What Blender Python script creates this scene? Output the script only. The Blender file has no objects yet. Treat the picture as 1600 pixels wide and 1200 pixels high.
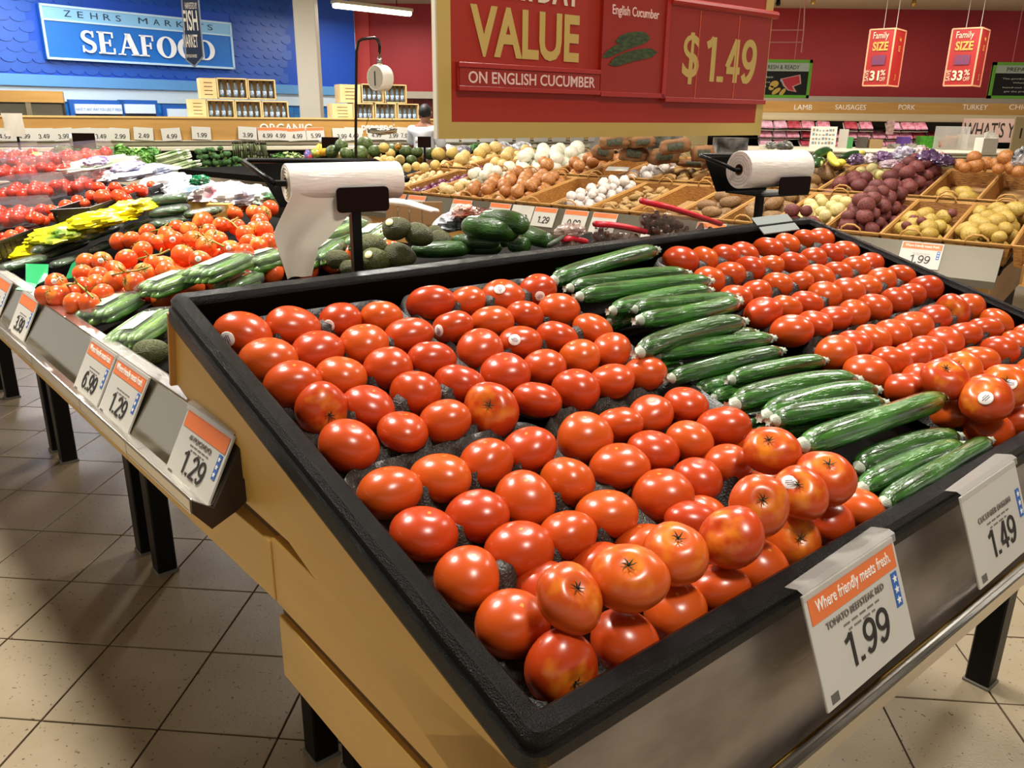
import bpy, math, random
import numpy as np
from mathutils import Matrix, Vector, noise
R=random.Random(7)
rad=math.radians
SC=bpy.context.scene
# ------------------------------------------------------------------ camera, world, lights, exposure
TH,RO,FOC,AZ,TAU=0.321693,0.011505,1265.88,-0.689393,0.265316
c,s=math.cos(TH),math.sin(TH)
fwd=Vector((0,c,-s)); up0=Vector((0,s,c)); ri0=Vector((1,0,0))
CR=ri0*math.cos(RO)+up0*math.sin(RO); CU=up0*math.cos(RO)-ri0*math.sin(RO)
CP=Vector((0,0,1.5))
cd=bpy.data.cameras.new('camera'); cam=bpy.data.objects.new('camera',cd); SC.collection.objects.link(cam)
cam.matrix_world=Matrix(((CR.x,CU.x,-fwd.x,CP.x),(CR.y,CU.y,-fwd.y,CP.y),(CR.z,CU.z,-fwd.z,CP.z),(0,0,0,1)))
cd.sensor_width=36; cd.lens=FOC/1600*36; cd.clip_start=.05; cd.clip_end=100
SC.camera=cam
vs=SC.view_settings; vs.view_transform='Standard'; vs.look='None'; vs.gamma=1; vs.exposure=0.0; vs.use_curve_mapping=False
W=bpy.data.worlds.new('world'); SC.world=W; W.use_nodes=True
W.node_tree.nodes['Background'].inputs[0].default_value=(1,.95,.87,1); W.node_tree.nodes['Background'].inputs[1].default_value=.58
def light(name,loc,power,size,col=(1,.95,.86),size_y=None,rot=(0,0,0),spread=180):
    l=bpy.data.lights.new(name,'AREA'); l.energy=power; l.color=col; l.size=size; l.spread=rad(spread)
    if size_y: l.shape='RECTANGLE'; l.size_y=size_y
    else: l.shape='DISK'
    o=bpy.data.objects.new(name,l); SC.collection.objects.link(o); o.location=loc; o.rotation_euler=rot; return o
# frames: MI end of the island, MB its long side, MT the tilted tray bin, MS sloping produce deck, MC/MP the basket island
def Tm(x,y,z): return Matrix.Translation((x,y,z))
def Rm(a,ax): return Matrix.Rotation(rad(a),4,ax)
du=(math.cos(AZ),-math.sin(AZ)); dv=(math.sin(AZ),math.cos(AZ))
MI=Matrix(((du[0],dv[0],0,.0223),(du[1],dv[1],0,.5367),(0,0,1,0),(0,0,0,1)))
MB=MI@Tm(0,.56,0)@Rm(2.2,'Z')
MT=MI@Tm(0,0,1.0024)@Matrix.Rotation(TAU,4,'X')
MS=MB@Tm(.03,0,1.0)@Rm(-9,'Y')
MC=MI@Tm(4.38,1.3,.86)@Rm(13,'Z')
MP=MC@Rm(-9,'Y')
I4=Matrix.Identity(4)
def hit(px,py,M=I4,ax=2,val=0.0):
    D=fwd+CR*((px-800)/FOC)+CU*((600-py)/FOC)
    Mi=M.inverted(); d=Mi.to_3x3()@D; c0=Mi@CP
    t=(val-c0[ax])/d[ax]; return c0+d*t, t
def hw(px,py,M,val,ax=2):
    p,t=hit(px,py,M,ax,val); return M@p, t
# lights: ceiling spots over the island, strips further back
def il(u,v,z): return (MI@Vector((u,v,z)))
CEIL=3.48
KEY=82
light('track_lamp',il(.35,-.85,CEIL-.08),KEY*.66,.52)
light('track_lamp',il(-.06,2.3,CEIL-.08),KEY*1.75,.46)
light('track_lamp',il(1.8,1.3,CEIL-.08),KEY*1.15,.52)
light('track_lamp',il(.6,4.4,CEIL-.08),KEY*.32,.52)
light('track_lamp',il(4.2,.4,CEIL-.08),KEY*.72,.52)
light('track_lamp',il(4.6,3.0,CEIL-.08),KEY*1.0,.52)
light('track_lamp',il(3.4,6.2,CEIL-.08),KEY*1.0,.52)
light('track_lamp',(-5,8.6,CEIL-.1),115,.4)
light('track_lamp',(-1.5,10.6,CEIL-.1),150,.4)
light('strip_lamp',(6.5,13.6,CEIL-.1),160,5,size_y=.4)
light('strip_lamp',(2,15.0,CEIL-.1),70,3,size_y=.3)
light('strip_lamp',(-2.4,15.3,3.15),55,1.6,size_y=.15,rot=(0,0,rad(40)))
light('case_fill_lamp',(8,16.2,1.57),22,9,size_y=.12,rot=(rad(-25),0,0))  # unseen lamp added under the valance to brighten the meat packs
light('case_fill_lamp',(-2.3,11.7,1.06),14,8,size_y=.1,rot=(rad(-35),0,rad(17.5)))  # likewise added, unseen, below the wood header to brighten the vegetable case
light('strip_lamp',(-5.0,11.0,CEIL-.1),150,3,size_y=.3,col=(.9,.95,1))
def frame_x(pos,x,up):
    x=x.normalized(); y=up.cross(x).normalized(); z=x.cross(y)
    return Matrix(((x.x,y.x,z.x,pos[0]),(x.y,y.y,z.y,pos[1]),(x.z,y.z,z.z,pos[2]),(0,0,0,1)))
# ------------------------------------------------------------------ materials
def lin(h):
    v=[int(h[i:i+2],16)/255 for i in (0,2,4)]
    return tuple((x/12.92 if x<=.04045 else ((x+.055)/1.055)**2.4) for x in v)+(1,)
MATS={}
def mat(name,col,rough=.5,metal=0,bump=0,bscale=40,var=None,vscale=8,rnd=None,coat=0,spec=.5,emit=0,alpha=1,trans=0,wave=None,detail=4,sub=0,stretch=None,coords='Object'):
    """principled; var = second colour mixed in by noise, rnd = second colour mixed in per object"""
    if name in MATS: return MATS[name]
    m=bpy.data.materials.new(name); m.use_nodes=True; nt=m.node_tree; N=nt.nodes; L=nt.links
    b=N['Principled BSDF']; I=b.inputs
    col=lin(col) if isinstance(col,str) else col
    I['Base Color'].default_value=col; I['Roughness'].default_value=rough; I['Metallic'].default_value=metal
    I['Coat Weight'].default_value=coat; I['Coat Roughness'].default_value=.08; I['Specular IOR Level'].default_value=spec
    I['Alpha'].default_value=alpha; I['Transmission Weight'].default_value=trans
    if sub: I['Subsurface Weight'].default_value=sub; I['Subsurface Radius'].default_value=(.02,.006,.003)
    if emit: I['Emission Color'].default_value=col; I['Emission Strength'].default_value=emit
    src=None
    tc=N.new('ShaderNodeTexCoord'); mp=N.new('ShaderNodeMapping'); L.new(tc.outputs[coords],mp.inputs[0])
    if stretch: mp.inputs['Scale'].default_value=stretch
    if rnd:
        oi=N.new('ShaderNodeObjectInfo'); mx=N.new('ShaderNodeMix'); mx.data_type='RGBA'
        L.new(oi.outputs['Random'],mx.inputs[0]); mx.inputs[6].default_value=col; mx.inputs[7].default_value=lin(rnd) if isinstance(rnd,str) else rnd
        src=mx.outputs[2]; L.new(src,I['Base Color'])
    if var:
        n=N.new('ShaderNodeTexNoise'); n.inputs['Scale'].default_value=vscale; n.inputs['Detail'].default_value=detail; L.new(mp.outputs[0],n.inputs[0])
        cr=N.new('ShaderNodeValToRGB'); cr.color_ramp.elements[0].position=.38; cr.color_ramp.elements[1].position=.66; L.new(n.outputs[0],cr.inputs[0])
        mx=N.new('ShaderNodeMix'); mx.data_type='RGBA'; L.new(cr.outputs[0],mx.inputs[0])
        if src: L.new(src,mx.inputs[6])
        else: mx.inputs[6].default_value=col
        mx.inputs[7].default_value=lin(var) if isinstance(var,str) else var
        src=mx.outputs[2]; L.new(src,I['Base Color'])
    if bump:
        if wave:
            t=N.new('ShaderNodeTexWave'); t.inputs['Scale'].default_value=wave; t.inputs['Distortion'].default_value=1.5
        else:
            t=N.new('ShaderNodeTexNoise'); t.inputs['Scale'].default_value=bscale; t.inputs['Detail'].default_value=3
        L.new(mp.outputs[0],t.inputs[0]); bp=N.new('ShaderNodeBump'); bp.inputs['Strength'].default_value=bump; bp.inputs['Distance'].default_value=.004
        L.new(t.outputs[0 if not wave else 1],bp.inputs['Height']); L.new(bp.outputs[0],I['Normal'])
    MATS[name]=m; return m
# ------------------------------------------------------------------ geometry helpers
class G:
    def __init__(s): s.v=[];s.f=[];s.m=[]
    def add(s,v,f,M=None,mi=0):
        o=len(s.v)
        s.v+= [tuple(M@Vector(p)) for p in v] if M is not None else [tuple(p) for p in v]
        s.f+=[tuple(i+o for i in q) for q in f]; s.m+=[mi]*len(f); return s
    def box(s,x0,x1,y0,y1,z0,z1,M=None,mi=0,b=0):
        if b<=0:
            v=[(x0,y0,z0),(x1,y0,z0),(x1,y1,z0),(x0,y1,z0),(x0,y0,z1),(x1,y0,z1),(x1,y1,z1),(x0,y1,z1)]
            return s.add(v,[(0,3,2,1),(4,5,6,7),(0,1,5,4),(1,2,6,5),(2,3,7,6),(3,0,4,7)],M,mi)
        v=[];f=[]   # chamfered box, 24 verts
        C=[(x,y,z) for z in (0,1) for y in (0,1) for x in (0,1)]
        X=(x0,x1);Y=(y0,y1);Z=(z0,z1);idx={}
        for x in (0,1):
            for y in (0,1):
                for z in (0,1):
                    sx,sy,sz=(b if x==0 else -b),(b if y==0 else -b),(b if z==0 else -b)
                    for a in range(3):
                        p=[X[x]+sx,Y[y]+sy,Z[z]+sz]; p[a]=(X[x],Y[y],Z[z])[a]
                        idx[(x,y,z,a)]=len(v); v.append(tuple(p))
        def quad(a,val):
            o=[i for i in range(3) if i!=a]; r=[]
            for p,q in ((0,0),(1,0),(1,1),(0,1)):
                k=[0,0,0];k[a]=val;k[o[0]]=p;k[o[1]]=q;r.append(idx[(k[0],k[1],k[2],a)])
            return r
        def fix(r):
            P=[Vector(v[i]) for i in r]; n=(P[1]-P[0]).cross(P[2]-P[0]); ctr=sum(P,Vector())/len(P)-Vector(((x0+x1)/2,(y0+y1)/2,(z0+z1)/2))
            return tuple(r) if n.dot(ctr)>0 else tuple(r[::-1])
        for a in range(3):
            for val in (0,1): f.append(fix(quad(a,val)))
        for a in range(3):
            o=[i for i in range(3) if i!=a]
            for p in (0,1):
                for q in (0,1):
                    k=[0,0,0];k[o[0]]=p;k[o[1]]=q;k2=list(k);k2[a]=1
                    f.append(fix([idx[(*k,o[0])],idx[(*k2,o[0])],idx[(*k2,o[1])],idx[(*k,o[1])]]))
        for x in (0,1):
            for y in (0,1):
                for z in (0,1): f.append(fix([idx[(x,y,z,0)],idx[(x,y,z,1)],idx[(x,y,z,2)]]))
        return s.add(v,f,M,mi)
    def tube(s,pts,r,n=8,M=None,mi=0,cap=True,squash=None):
        P=[Vector(p) for p in pts]; rr=r if isinstance(r,(list,tuple)) else [r]*len(P); v=[];f=[]
        ref=None
        for i,p in enumerate(P):
            t=(P[min(i+1,len(P)-1)]-P[max(i-1,0)]).normalized()
            if ref is None: ref=Vector((0,0,1)) if abs(t.z)<.9 else Vector((1,0,0))
            a=t.cross(ref).normalized(); b=a.cross(t).normalized(); ref=b
            for k in range(n):
                an=2*math.pi*k/n; v.append(p+a*(math.cos(an)*rr[i])+b*(math.sin(an)*rr[i]*(squash or 1)))
        for i in range(len(P)-1):
            for k in range(n):
                q=(k+1)%n; f.append((i*n+k,i*n+q,(i+1)*n+q,(i+1)*n+k))
        if cap: f.append(tuple(range(n))[::-1]); f.append(tuple((len(P)-1)*n+k for k in range(n)))
        return s.add(v,f,M,mi)
    def lathe(s,prof,n=16,M=None,mi=0):
        v=[];f=[]
        for (r,z) in prof:
            for k in range(n): a=2*math.pi*k/n; v.append((r*math.cos(a),r*math.sin(a),z))
        for i in range(len(prof)-1):
            for k in range(n):
                q=(k+1)%n; f.append((i*n+k,i*n+q,(i+1)*n+q,(i+1)*n+k))
        f.append(tuple(range(n))[::-1]); f.append(tuple((len(prof)-1)*n+k for k in range(n)))
        return s.add(v,f,M,mi)
    def poly(s,pts,th,M=None,mi=0):
        """flat outline in xz plane thickened along y"""
        n=len(pts); v=[(x,0,z) for x,z in pts]+[(x,th,z) for x,z in pts]
        f=[tuple(range(n)),tuple(range(n,2*n))[::-1]]+[(i,i+n,(i+1)%n+n,(i+1)%n) for i in range(n)]
        return s.add(v,f,M,mi)
    def mesh(s,name,mats,smooth=False,ang=None):
        me=bpy.data.meshes.new(name); me.from_pydata(s.v,[],s.f); 
        for m in (mats if isinstance(mats,(list,tuple)) else [mats]): me.materials.append(m)
        if any(s.m): me.polygons.foreach_set('material_index',s.m)
        if smooth: me.polygons.foreach_set('use_smooth',[True]*len(s.f))
        if ang: me.set_sharp_from_angle(angle=rad(ang))
        me.update(); return me
    def build(s,name,mats,parent=None,M=None,smooth=False,ang=None): return ob(name,s.mesh(name,mats,smooth,ang),parent,M)
COL=SC.collection
def ob(name,me,parent=None,M=None):
    o=bpy.data.objects.new(name,me); COL.objects.link(o)
    if parent: o.parent=parent
    if M is not None: o.matrix_local=M
    return o
LAB={}
def tag(o,label,cat,group=None,kind=None):
    o['label']=label; o['category']=cat
    if group: o['group']=group
    if kind: o['kind']=kind
    return o
def empty(name,M,label,cat,group=None):
    o=bpy.data.objects.new(name,None); o.empty_display_size=.02; COL.objects.link(o); o.matrix_world=M; return tag(o,label,cat,group)
def struct(o): o['kind']='structure'; return o
ORD='zeroth first second third fourth fifth sixth seventh eighth ninth tenth eleventh twelfth thirteenth fourteenth fifteenth sixteenth seventeenth eighteenth nineteenth twentieth'.split()
def orn(i): return ORD[i] if i<len(ORD) else str(i)+'th'
def frame_from(pos,x=None,z=None,scale=1):
    z=(z or Vector((0,0,1))).normalized(); x=x or Vector((1,0,0))
    y=z.cross(x).normalized(); x=y.cross(z).normalized()
    m=Matrix(((x.x,y.x,z.x,pos[0]),(x.y,y.y,z.y,pos[1]),(x.z,y.z,z.z,pos[2]),(0,0,0,1)))
    if scale!=1: m=m@Matrix.Diagonal((scale,scale,scale,1)) if not isinstance(scale,tuple) else m@Matrix.Diagonal((*scale,1))
    return m
TXT={}
def text(s_,size,M,m,parent,sx=1,bold=0,depth=.0005,align='CENTER',shear=0,name='lettering'):
    """text mesh lying in local xz plane of M, facing -y"""
    key=(s_,size,bold,depth,align,shear)
    if key not in TXT:
        cu=bpy.data.curves.new('t','FONT'); cu.body=s_; cu.size=size; cu.align_x=align; cu.extrude=depth; cu.offset=bold*size; cu.shear=shear; cu.resolution_u=3
        to=bpy.data.objects.new('t',cu); COL.objects.link(to)
        dg=bpy.context.evaluated_depsgraph_get(); me=bpy.data.meshes.new_from_object(to.evaluated_get(dg)); bpy.data.objects.remove(to); bpy.data.curves.remove(cu)
        me.materials.clear(); TXT[key]=me
    me=TXT[key].copy() if TXT[key].users and not TXT[key].materials else TXT[key].copy()
    me.materials.append(m); me.name=name
    return ob(name,me,parent,M@Matrix.Rotation(math.pi/2,4,'X')@Matrix.Diagonal((sx,1,1,1)))
def sphere_pts(nu,nv,fn):
    """fn(theta,phi)->point ; theta 0 at +z"""
    v=[fn(0,0)];f=[]
    for i in range(1,nv):
        for j in range(nu): v.append(fn(math.pi*i/nv,2*math.pi*j/nu))
    v.append(fn(math.pi,0)); last=len(v)-1
    for j in range(nu): f.append((0,1+j,1+(j+1)%nu))
    for i in range(nv-2):
        a=1+i*nu
        for j in range(nu): f.append((a+j,a+nu+j,a+nu+(j+1)%nu,a+(j+1)%nu))
    a=1+(nv-2)*nu
    for j in range(nu): f.append((last,a+(j+1)%nu,a+j))
    return v,f
def blobmesh(name,m,seed,sc=(1,1,1),amp=.06,freq=1.6,nu=16,nv=11,taper=0):
    def fn(t,p):
        d=Vector((math.sin(t)*math.cos(p),math.sin(t)*math.sin(p),math.cos(t)))
        r=1+amp*noise.noise(d*freq+Vector((seed*7.3,seed,0)))*2
        x=d.x*r; k=1+taper*x
        return (x*sc[0],d.y*r*sc[1]*k,d.z*r*sc[2]*k)
    g=G(); g.add(*sphere_pts(nu,nv,fn)); return g.mesh(name,m,True)

def stext(s_,xl,xr,zl,zh,m,bold=.0,y=-.001,par=None,M=None):
    """lettering stretched to fill xl..xr, zl..zh in the parent's xz plane"""
    o=text(s_,.1,Tm(0,y,0),m,par,depth=.0006,bold=bold,align='LEFT'); xs=[v.co.x for v in o.data.vertices]; ys=[v.co.y for v in o.data.vertices]
    sx=(xr-xl)/(max(xs)-min(xs)); sy=(zh-zl)/(max(ys)-min(ys))
    o.matrix_local=(M or I4)@Tm(xl-min(xs)*sx,y,zl-min(ys)*sy)@Matrix.Rotation(math.pi/2,4,'X')@Matrix.Diagonal((sx,sy,1,1)); return o
def _arc(cx,cz,rx,rz,a0,a1,n=14): return [(cx+rx*math.cos(rad(a0+(a1-a0)*i/n)),cz+rz*math.sin(rad(a0+(a1-a0)*i/n))) for i in range(n+1)]
DIG={'1':([[(.10,.80),(.24,.86),(.34,.96)],[(.36,.0),(.36,1.0)]],.52),'.':([[(.15,.0),(.15,.13)]],.34),
'0':([_arc(.29,.5,.23,.44,0,360,24)],.62),'9':([_arc(.29,.68,.22,.27,0,360,20),_arc(.20,.62,.31,.56,8,-78,12)[0:]+[(.16,.07),(.08,.20)]],.62),
'6':([_arc(.29,.32,.22,.27,0,360,20),_arc(.38,.38,.31,.56,188,102,12)+[(.42,.93),(.50,.80)]],.62),
'2':([_arc(.28,.70,.21,.25,170,-25,14)+[(.10,.12),(.06,.055)],[(.04,.055),(.52,.055)]],.60),
'3':([_arc(.27,.71,.20,.24,160,-85,14),_arc(.27,.28,.22,.24,95,-160,14)],.60),
'4':([[(.40,0),(.40,1.0)],[(.38,.98),(.05,.34)],[(.03,.28),(.56,.28)]],.62),
'5':([[(.50,.94),(.14,.94),(.10,.52)],_arc(.27,.31,.22,.26,130,-150,16)],.60),
'7':([[(.05,.94),(.52,.94),(.34,.5),(.22,0)]],.58),'8':([_arc(.29,.73,.18,.22,0,360,18),_arc(.29,.27,.22,.24,0,360,18)],.62)}
def price(s_,xl,xr,zl,zh,m,par,y=-.001,t=.13,M=None):
    tot=sum(DIG[c_][1] for c_ in s_); k=(xr-xl)/tot; h=zh-zl; g=G(); x=xl
    yy=y
    for c_ in s_:
        for li,line in enumerate(DIG[c_][0]):
            y=yy-.00025*li
            P=[(x+a*k,zl+b*h) for a,b in line]; n=len(P); v=[]
            tt=t*min(k,h)*.5*(1.5 if c_=='.' else 1)
            closed=abs(P[0][0]-P[-1][0])+abs(P[0][1]-P[-1][1])<1e-6
            for i in range(n):
                a=P[(i-1)%(n-1)] if closed else P[max(i-1,0)]; b=P[(i+1)%(n-1)] if closed else P[min(i+1,n-1)]
                dx,dz=b[0]-a[0],b[1]-a[1]; l=math.hypot(dx,dz) or 1; nx,nz=-dz/l*tt,dx/l*tt
                v+=[(P[i][0]+nx,y-.0004,P[i][1]+nz),(P[i][0]-nx,y-.0004,P[i][1]-nz),(P[i][0]+nx,y+.0006,P[i][1]+nz),(P[i][0]-nx,y+.0006,P[i][1]-nz)]
            f=[]
            for i in range(n-1): o=i*4;p=o+4; f+=[(o,o+1,p+1,p),(o+1,o+3,p+3,p+1),(o+2,o,p,p+2)]
            g.add(v,f)
        x+=DIG[c_][1]*k
    return g.build('price_lettering',m,par,M)
# ------------------------------------------------------------------ material set
def tomato_mat(name,base,second,spot):
    m=mat(name,base,rough=.27,rnd=second,spec=.5,sub=.06)
    nt=m.node_tree;N=nt.nodes;L=nt.links;b=N['Principled BSDF']
    src=b.inputs['Base Color'].links[0].from_socket
    tc=N.new('ShaderNodeTexCoord'); sp=N.new('ShaderNodeSeparateXYZ'); L.new(tc.outputs['Object'],sp.inputs[0])
    oi=N.new('ShaderNodeObjectInfo')
    # orange shoulders round the stem (+z) on some fruit, corky fleck at the blossom end (-z)
    no=N.new('ShaderNodeTexNoise'); no.inputs['Scale'].default_value=1.6; no.noise_dimensions='4D'
    ml=N.new('ShaderNodeMath'); ml.operation='MULTIPLY'; ml.inputs[1].default_value=37; L.new(oi.outputs['Random'],ml.inputs[0])
    L.new(tc.outputs['Object'],no.inputs['Vector']); L.new(ml.outputs[0],no.inputs['W'])
    ad=N.new('ShaderNodeMath'); ad.operation='ADD'; sc=N.new('ShaderNodeMath'); sc.operation='MULTIPLY'; sc.inputs[1].default_value=.5
    L.new(sp.outputs['Z'],sc.inputs[0]); L.new(sc.outputs[0],ad.inputs[0]); L.new(no.outputs[0],ad.inputs[1])
    cr=N.new('ShaderNodeValToRGB'); cr.color_ramp.elements[0].position=.74; cr.color_ramp.elements[1].position=1.1 if 0 else 1.0; L.new(ad.outputs[0],cr.inputs[0])
    mx=N.new('ShaderNodeMix'); mx.data_type='RGBA'; L.new(cr.outputs[0],mx.inputs[0]); L.new(src,mx.inputs[6]); mx.inputs[7].default_value=lin(spot)
    cm=N.new('ShaderNodeCombineXYZ'); L.new(sp.outputs['X'],cm.inputs[0]); L.new(sp.outputs['Y'],cm.inputs[1])
    ln=N.new('ShaderNodeVectorMath'); ln.operation='LENGTH'; L.new(cm.outputs[0],ln.inputs[0])
    n2=N.new('ShaderNodeTexNoise'); n2.inputs['Scale'].default_value=9; L.new(tc.outputs['Object'],n2.inputs['Vector'])
    m2=N.new('ShaderNodeMath'); m2.operation='MULTIPLY_ADD'; m2.inputs[1].default_value=.26; L.new(n2.outputs[0],m2.inputs[0]); L.new(ln.outputs['Value'],m2.inputs[2])
    lt=N.new('ShaderNodeMath'); lt.operation='LESS_THAN'; lt.inputs[1].default_value=.185; L.new(m2.outputs[0],lt.inputs[0])
    zn=N.new('ShaderNodeMath'); zn.operation='LESS_THAN'; zn.inputs[1].default_value=-.2; L.new(sp.outputs['Z'],zn.inputs[0])
    mm=N.new('ShaderNodeMath'); mm.operation='MULTIPLY'; L.new(lt.outputs[0],mm.inputs[0]); L.new(zn.outputs[0],mm.inputs[1])
    m3=N.new('ShaderNodeMix'); m3.data_type='RGBA'; L.new(mm.outputs[0],m3.inputs[0]); L.new(mx.outputs[2],m3.inputs[6]); m3.inputs[7].default_value=lin('C98A3A')
    L.new(m3.outputs[2],b.inputs['Base Color'])
    return m
TOM=tomato_mat('beefsteak_skin','B43A10','C65416','D67A1C')
VTOM=tomato_mat('vine_tomato_skin','D84A1C','E46428','EA8A3C')
CTOM=mat('cherry_tomato_skin','A82012',rough=.25,rnd='C03418')
M_black=mat('black_plastic','060606',rough=.16,bump=.8,bscale=650,spec=.20)
M_inner=mat('black_plastic_inner','080605',rough=.6,spec=.03)
M_tray=mat('moulded_tray_plastic','2E2B27',rough=.3,bump=.7,bscale=320,spec=.45,var='3C3833',vscale=30)
M_wood=mat('maple_laminate','DCB05A',rough=.42,var='D6A752',vscale=3,stretch=(1,.35,5),bump=.06,bscale=20)
M_wood2=mat('maple_case_trim','BC8E4A',rough=.5,var='B0823E',vscale=2.5,stretch=(.4,.4,6))
M_gap=mat('shadow_gap_strip','6B4A26',rough=.7)
M_steel=mat('brushed_steel','BDB3AA',rough=.34,metal=1,var='9A9088',vscale=6,bump=.08,bscale=60,stretch=(1,8,1))
M_rail=mat('polished_rail','D8D4CC',rough=.22,metal=1,bump=.05,bscale=30)
M_clear=mat('clear_ticket_plastic','C9C6C0',rough=.12,spec=.8,alpha=.45)
M_card=mat('ticket_card','C6C2B8',rough=.5)
M_orange=mat('ticket_orange','E2743A',rough=.5)
M_bluep=mat('ticket_blue','2E62AE',rough=.5)
M_ink=mat('black_ink','2A2521',rough=.6)
M_greyink=mat('grey_ink','7A756E',rough=.6)
M_white=mat('white_print','F2EEE4',rough=.5)
M_leg=mat('black_leg_steel','0B0908',rough=.4,spec=.2)
M_foot=mat('leg_foot','6E6A60',rough=.5)
M_calyx=mat('dry_calyx','3B3A1A',rough=.8,rnd='2A2414')
M_vine=mat('green_vine','7F8B34',rough=.6,rnd='A08A3A')
M_stick=mat('fruit_sticker','EDE9E2',rough=.4)
M_stick2=mat('fruit_sticker_print','4A2B57',rough=.5)
# ------------------------------------------------------------------ building shell
fl=struct(G().box(-12,16,-4,22,-.06,-.003).build('floor',mat('grout','5B4631',rough=.8)))
TP=.3137     # tile pitch
fa=rad(-4.72)
tm=G().box(-TP/2+.0028,TP/2-.0028,-TP/2+.0028,TP/2-.0028,-.003,.003,b=.0012).mesh('tile',mat('porcelain_tile','AFA087',rough=.3,var='A39378',vscale=3,bump=.15,bscale=200,coords='Generated',spec=.45))
def tilemat():
    m=MATS['porcelain_tile']; nt=m.node_tree;N=nt.nodes;L=nt.links
    ge=N.new('ShaderNodeNewGeometry')
    for n in list(N):
        if n.type=='MAPPING': L.new(ge.outputs['Position'],n.inputs[0])
    b=N['Principled BSDF']; src=b.inputs['Base Color'].links[0].from_socket
    v=N.new('ShaderNodeTexNoise'); v.inputs['Scale'].default_value=95; v.inputs['Detail'].default_value=1; L.new(ge.outputs['Position'],v.inputs['Vector'])
    cr=N.new('ShaderNodeValToRGB'); cr.color_ramp.elements[0].position=.70; cr.color_ramp.elements[1].position=.74; L.new(v.outputs[0],cr.inputs[0])
    mx=N.new('ShaderNodeMix'); mx.data_type='RGBA'; L.new(cr.outputs[0],mx.inputs[0]); L.new(src,mx.inputs[6]); mx.inputs[7].default_value=lin('6B5742'); L.new(mx.outputs[2],b.inputs['Base Color'])
tilemat()
FA=Matrix.Rotation(fa,4,'Z')
ex=FA@Vector((1,0,0)); ey=FA@Vector((0,1,0))
org=Vector((-1.153,2.3285,0))     # a joint crossing, metres
cnt=0; far=G()
def vis(p):
    d=p-CP; z=d.dot(fwd)
    if z<.3: return None
    return 800+FOC*d.dot(CR)/z, 600-FOC*d.dot(CU)/z
for i in range(-30,45):
    for j in range(-12,60):
        p=org+ex*((i+.5)*TP)+ey*((j+.5)*TP)
        if not(-11.8<p.x<15.8 and -3.8<p.y<21.8): continue
        q=vis(p); near=False
        if q and -60<q[0]<640 and 520<q[1]<1330: near=True
        if q and 1150<q[0]<1700 and 800<q[1]<1330: near=True
        if q and 1500<q[0]<1640 and 440<q[1]<600: near=True
        M=Matrix.Translation(p)@FA
        if near and cnt<300: ob('tile',tm,fl,M); cnt+=1
        else: far.box(-TP/2+.003,TP/2-.003,-TP/2+.003,TP/2-.003,-.003,.003,M)
o=far.build('far_tiles',tm.materials[0],fl); o['kind']='stuff'
M_red=mat('red_wall_paint','A3232A',rough=.6,var='9A1F26',vscale=1)
M_redd=mat('red_wall_dark','8E1B1E',rough=.65)
M_blue=mat('blue_wall_paint','0B4CBC',rough=.5)
M_lblue=mat('light_blue_trim','5E9AD2',rough=.4)
M_cream=mat('cream_paint','D8CDB4',rough=.6)
M_ceil=mat('ceiling_paint','B5A88E',rough=.8)
struct(G().box(-14,18,-5,23,CEIL,CEIL+.05).build('ceiling',M_ceil))
struct(G().box(-3.1,14,17,17.2,1.9,CEIL).build('wall_back',M_red))
struct(G().box(-3.1,14,16.96,17.19,1.77,1.9).build('trim_1',mat('wall_ledge','B9AE9C',rough=.6)))
bt=G()
struct(G().box(-3.1,14,17.6,17.7,0,1.9).build('wall_back_low',mat('low_wall','7B2524',rough=.6)))
# diagonal seafood wall: frame with x along the wall to the right, y into the wall
SW=Matrix.Translation((-3.07,16.7,0))@Rm(90-38,'Z')      # x axis = direction az 38
WL=9.0
struct(G().box(-WL,0,0,.15,1.95,CEIL,SW).build('wall_seafood',M_blue))
struct(G().box(-WL,0,-.03,.15,1.80,1.95,SW).build('trim_2',M_lblue))
struct(G().box(-WL,0,.02,.15,1.60,1.80,SW).build('wall_seafood_low',mat('white_strip','C9DCE8',rough=.5)))
tb=struct(G().box(-WL,0,.06,.18,0.2,1.60,SW).build('wall_blue_tile',mat('tile_grout_blue','9CC4E0',rough=.6)))
bm=G().box(.004,.146,.05,.07,.004,.146).mesh('tile',mat('blue_glazed_tile','1E6BB8',rough=.2,rnd='2F82C8'))
for i in range(46):
    for j in range(3): ob('tile',bm,tb,SW@Tm(-.15*(i+1),0,1.6-.15*(j+1)))
rm=G().box(.004,.146,.05,.07,.004,.146).mesh('tile',mat('red_glazed_tile','8A2A2A',rough=.25,rnd='A03A34'))
rt=struct(G().box(-3.0,-.6,17.5,17.6,1.2,1.76).build('wall_red_tile',mat('tile_grout_red','B07A70',rough=.6)))
for i in range(16):
    for j in range(3): ob('tile',rm,rt,Tm(-3.0+.15*i,17.44,1.3+.15*j))
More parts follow.
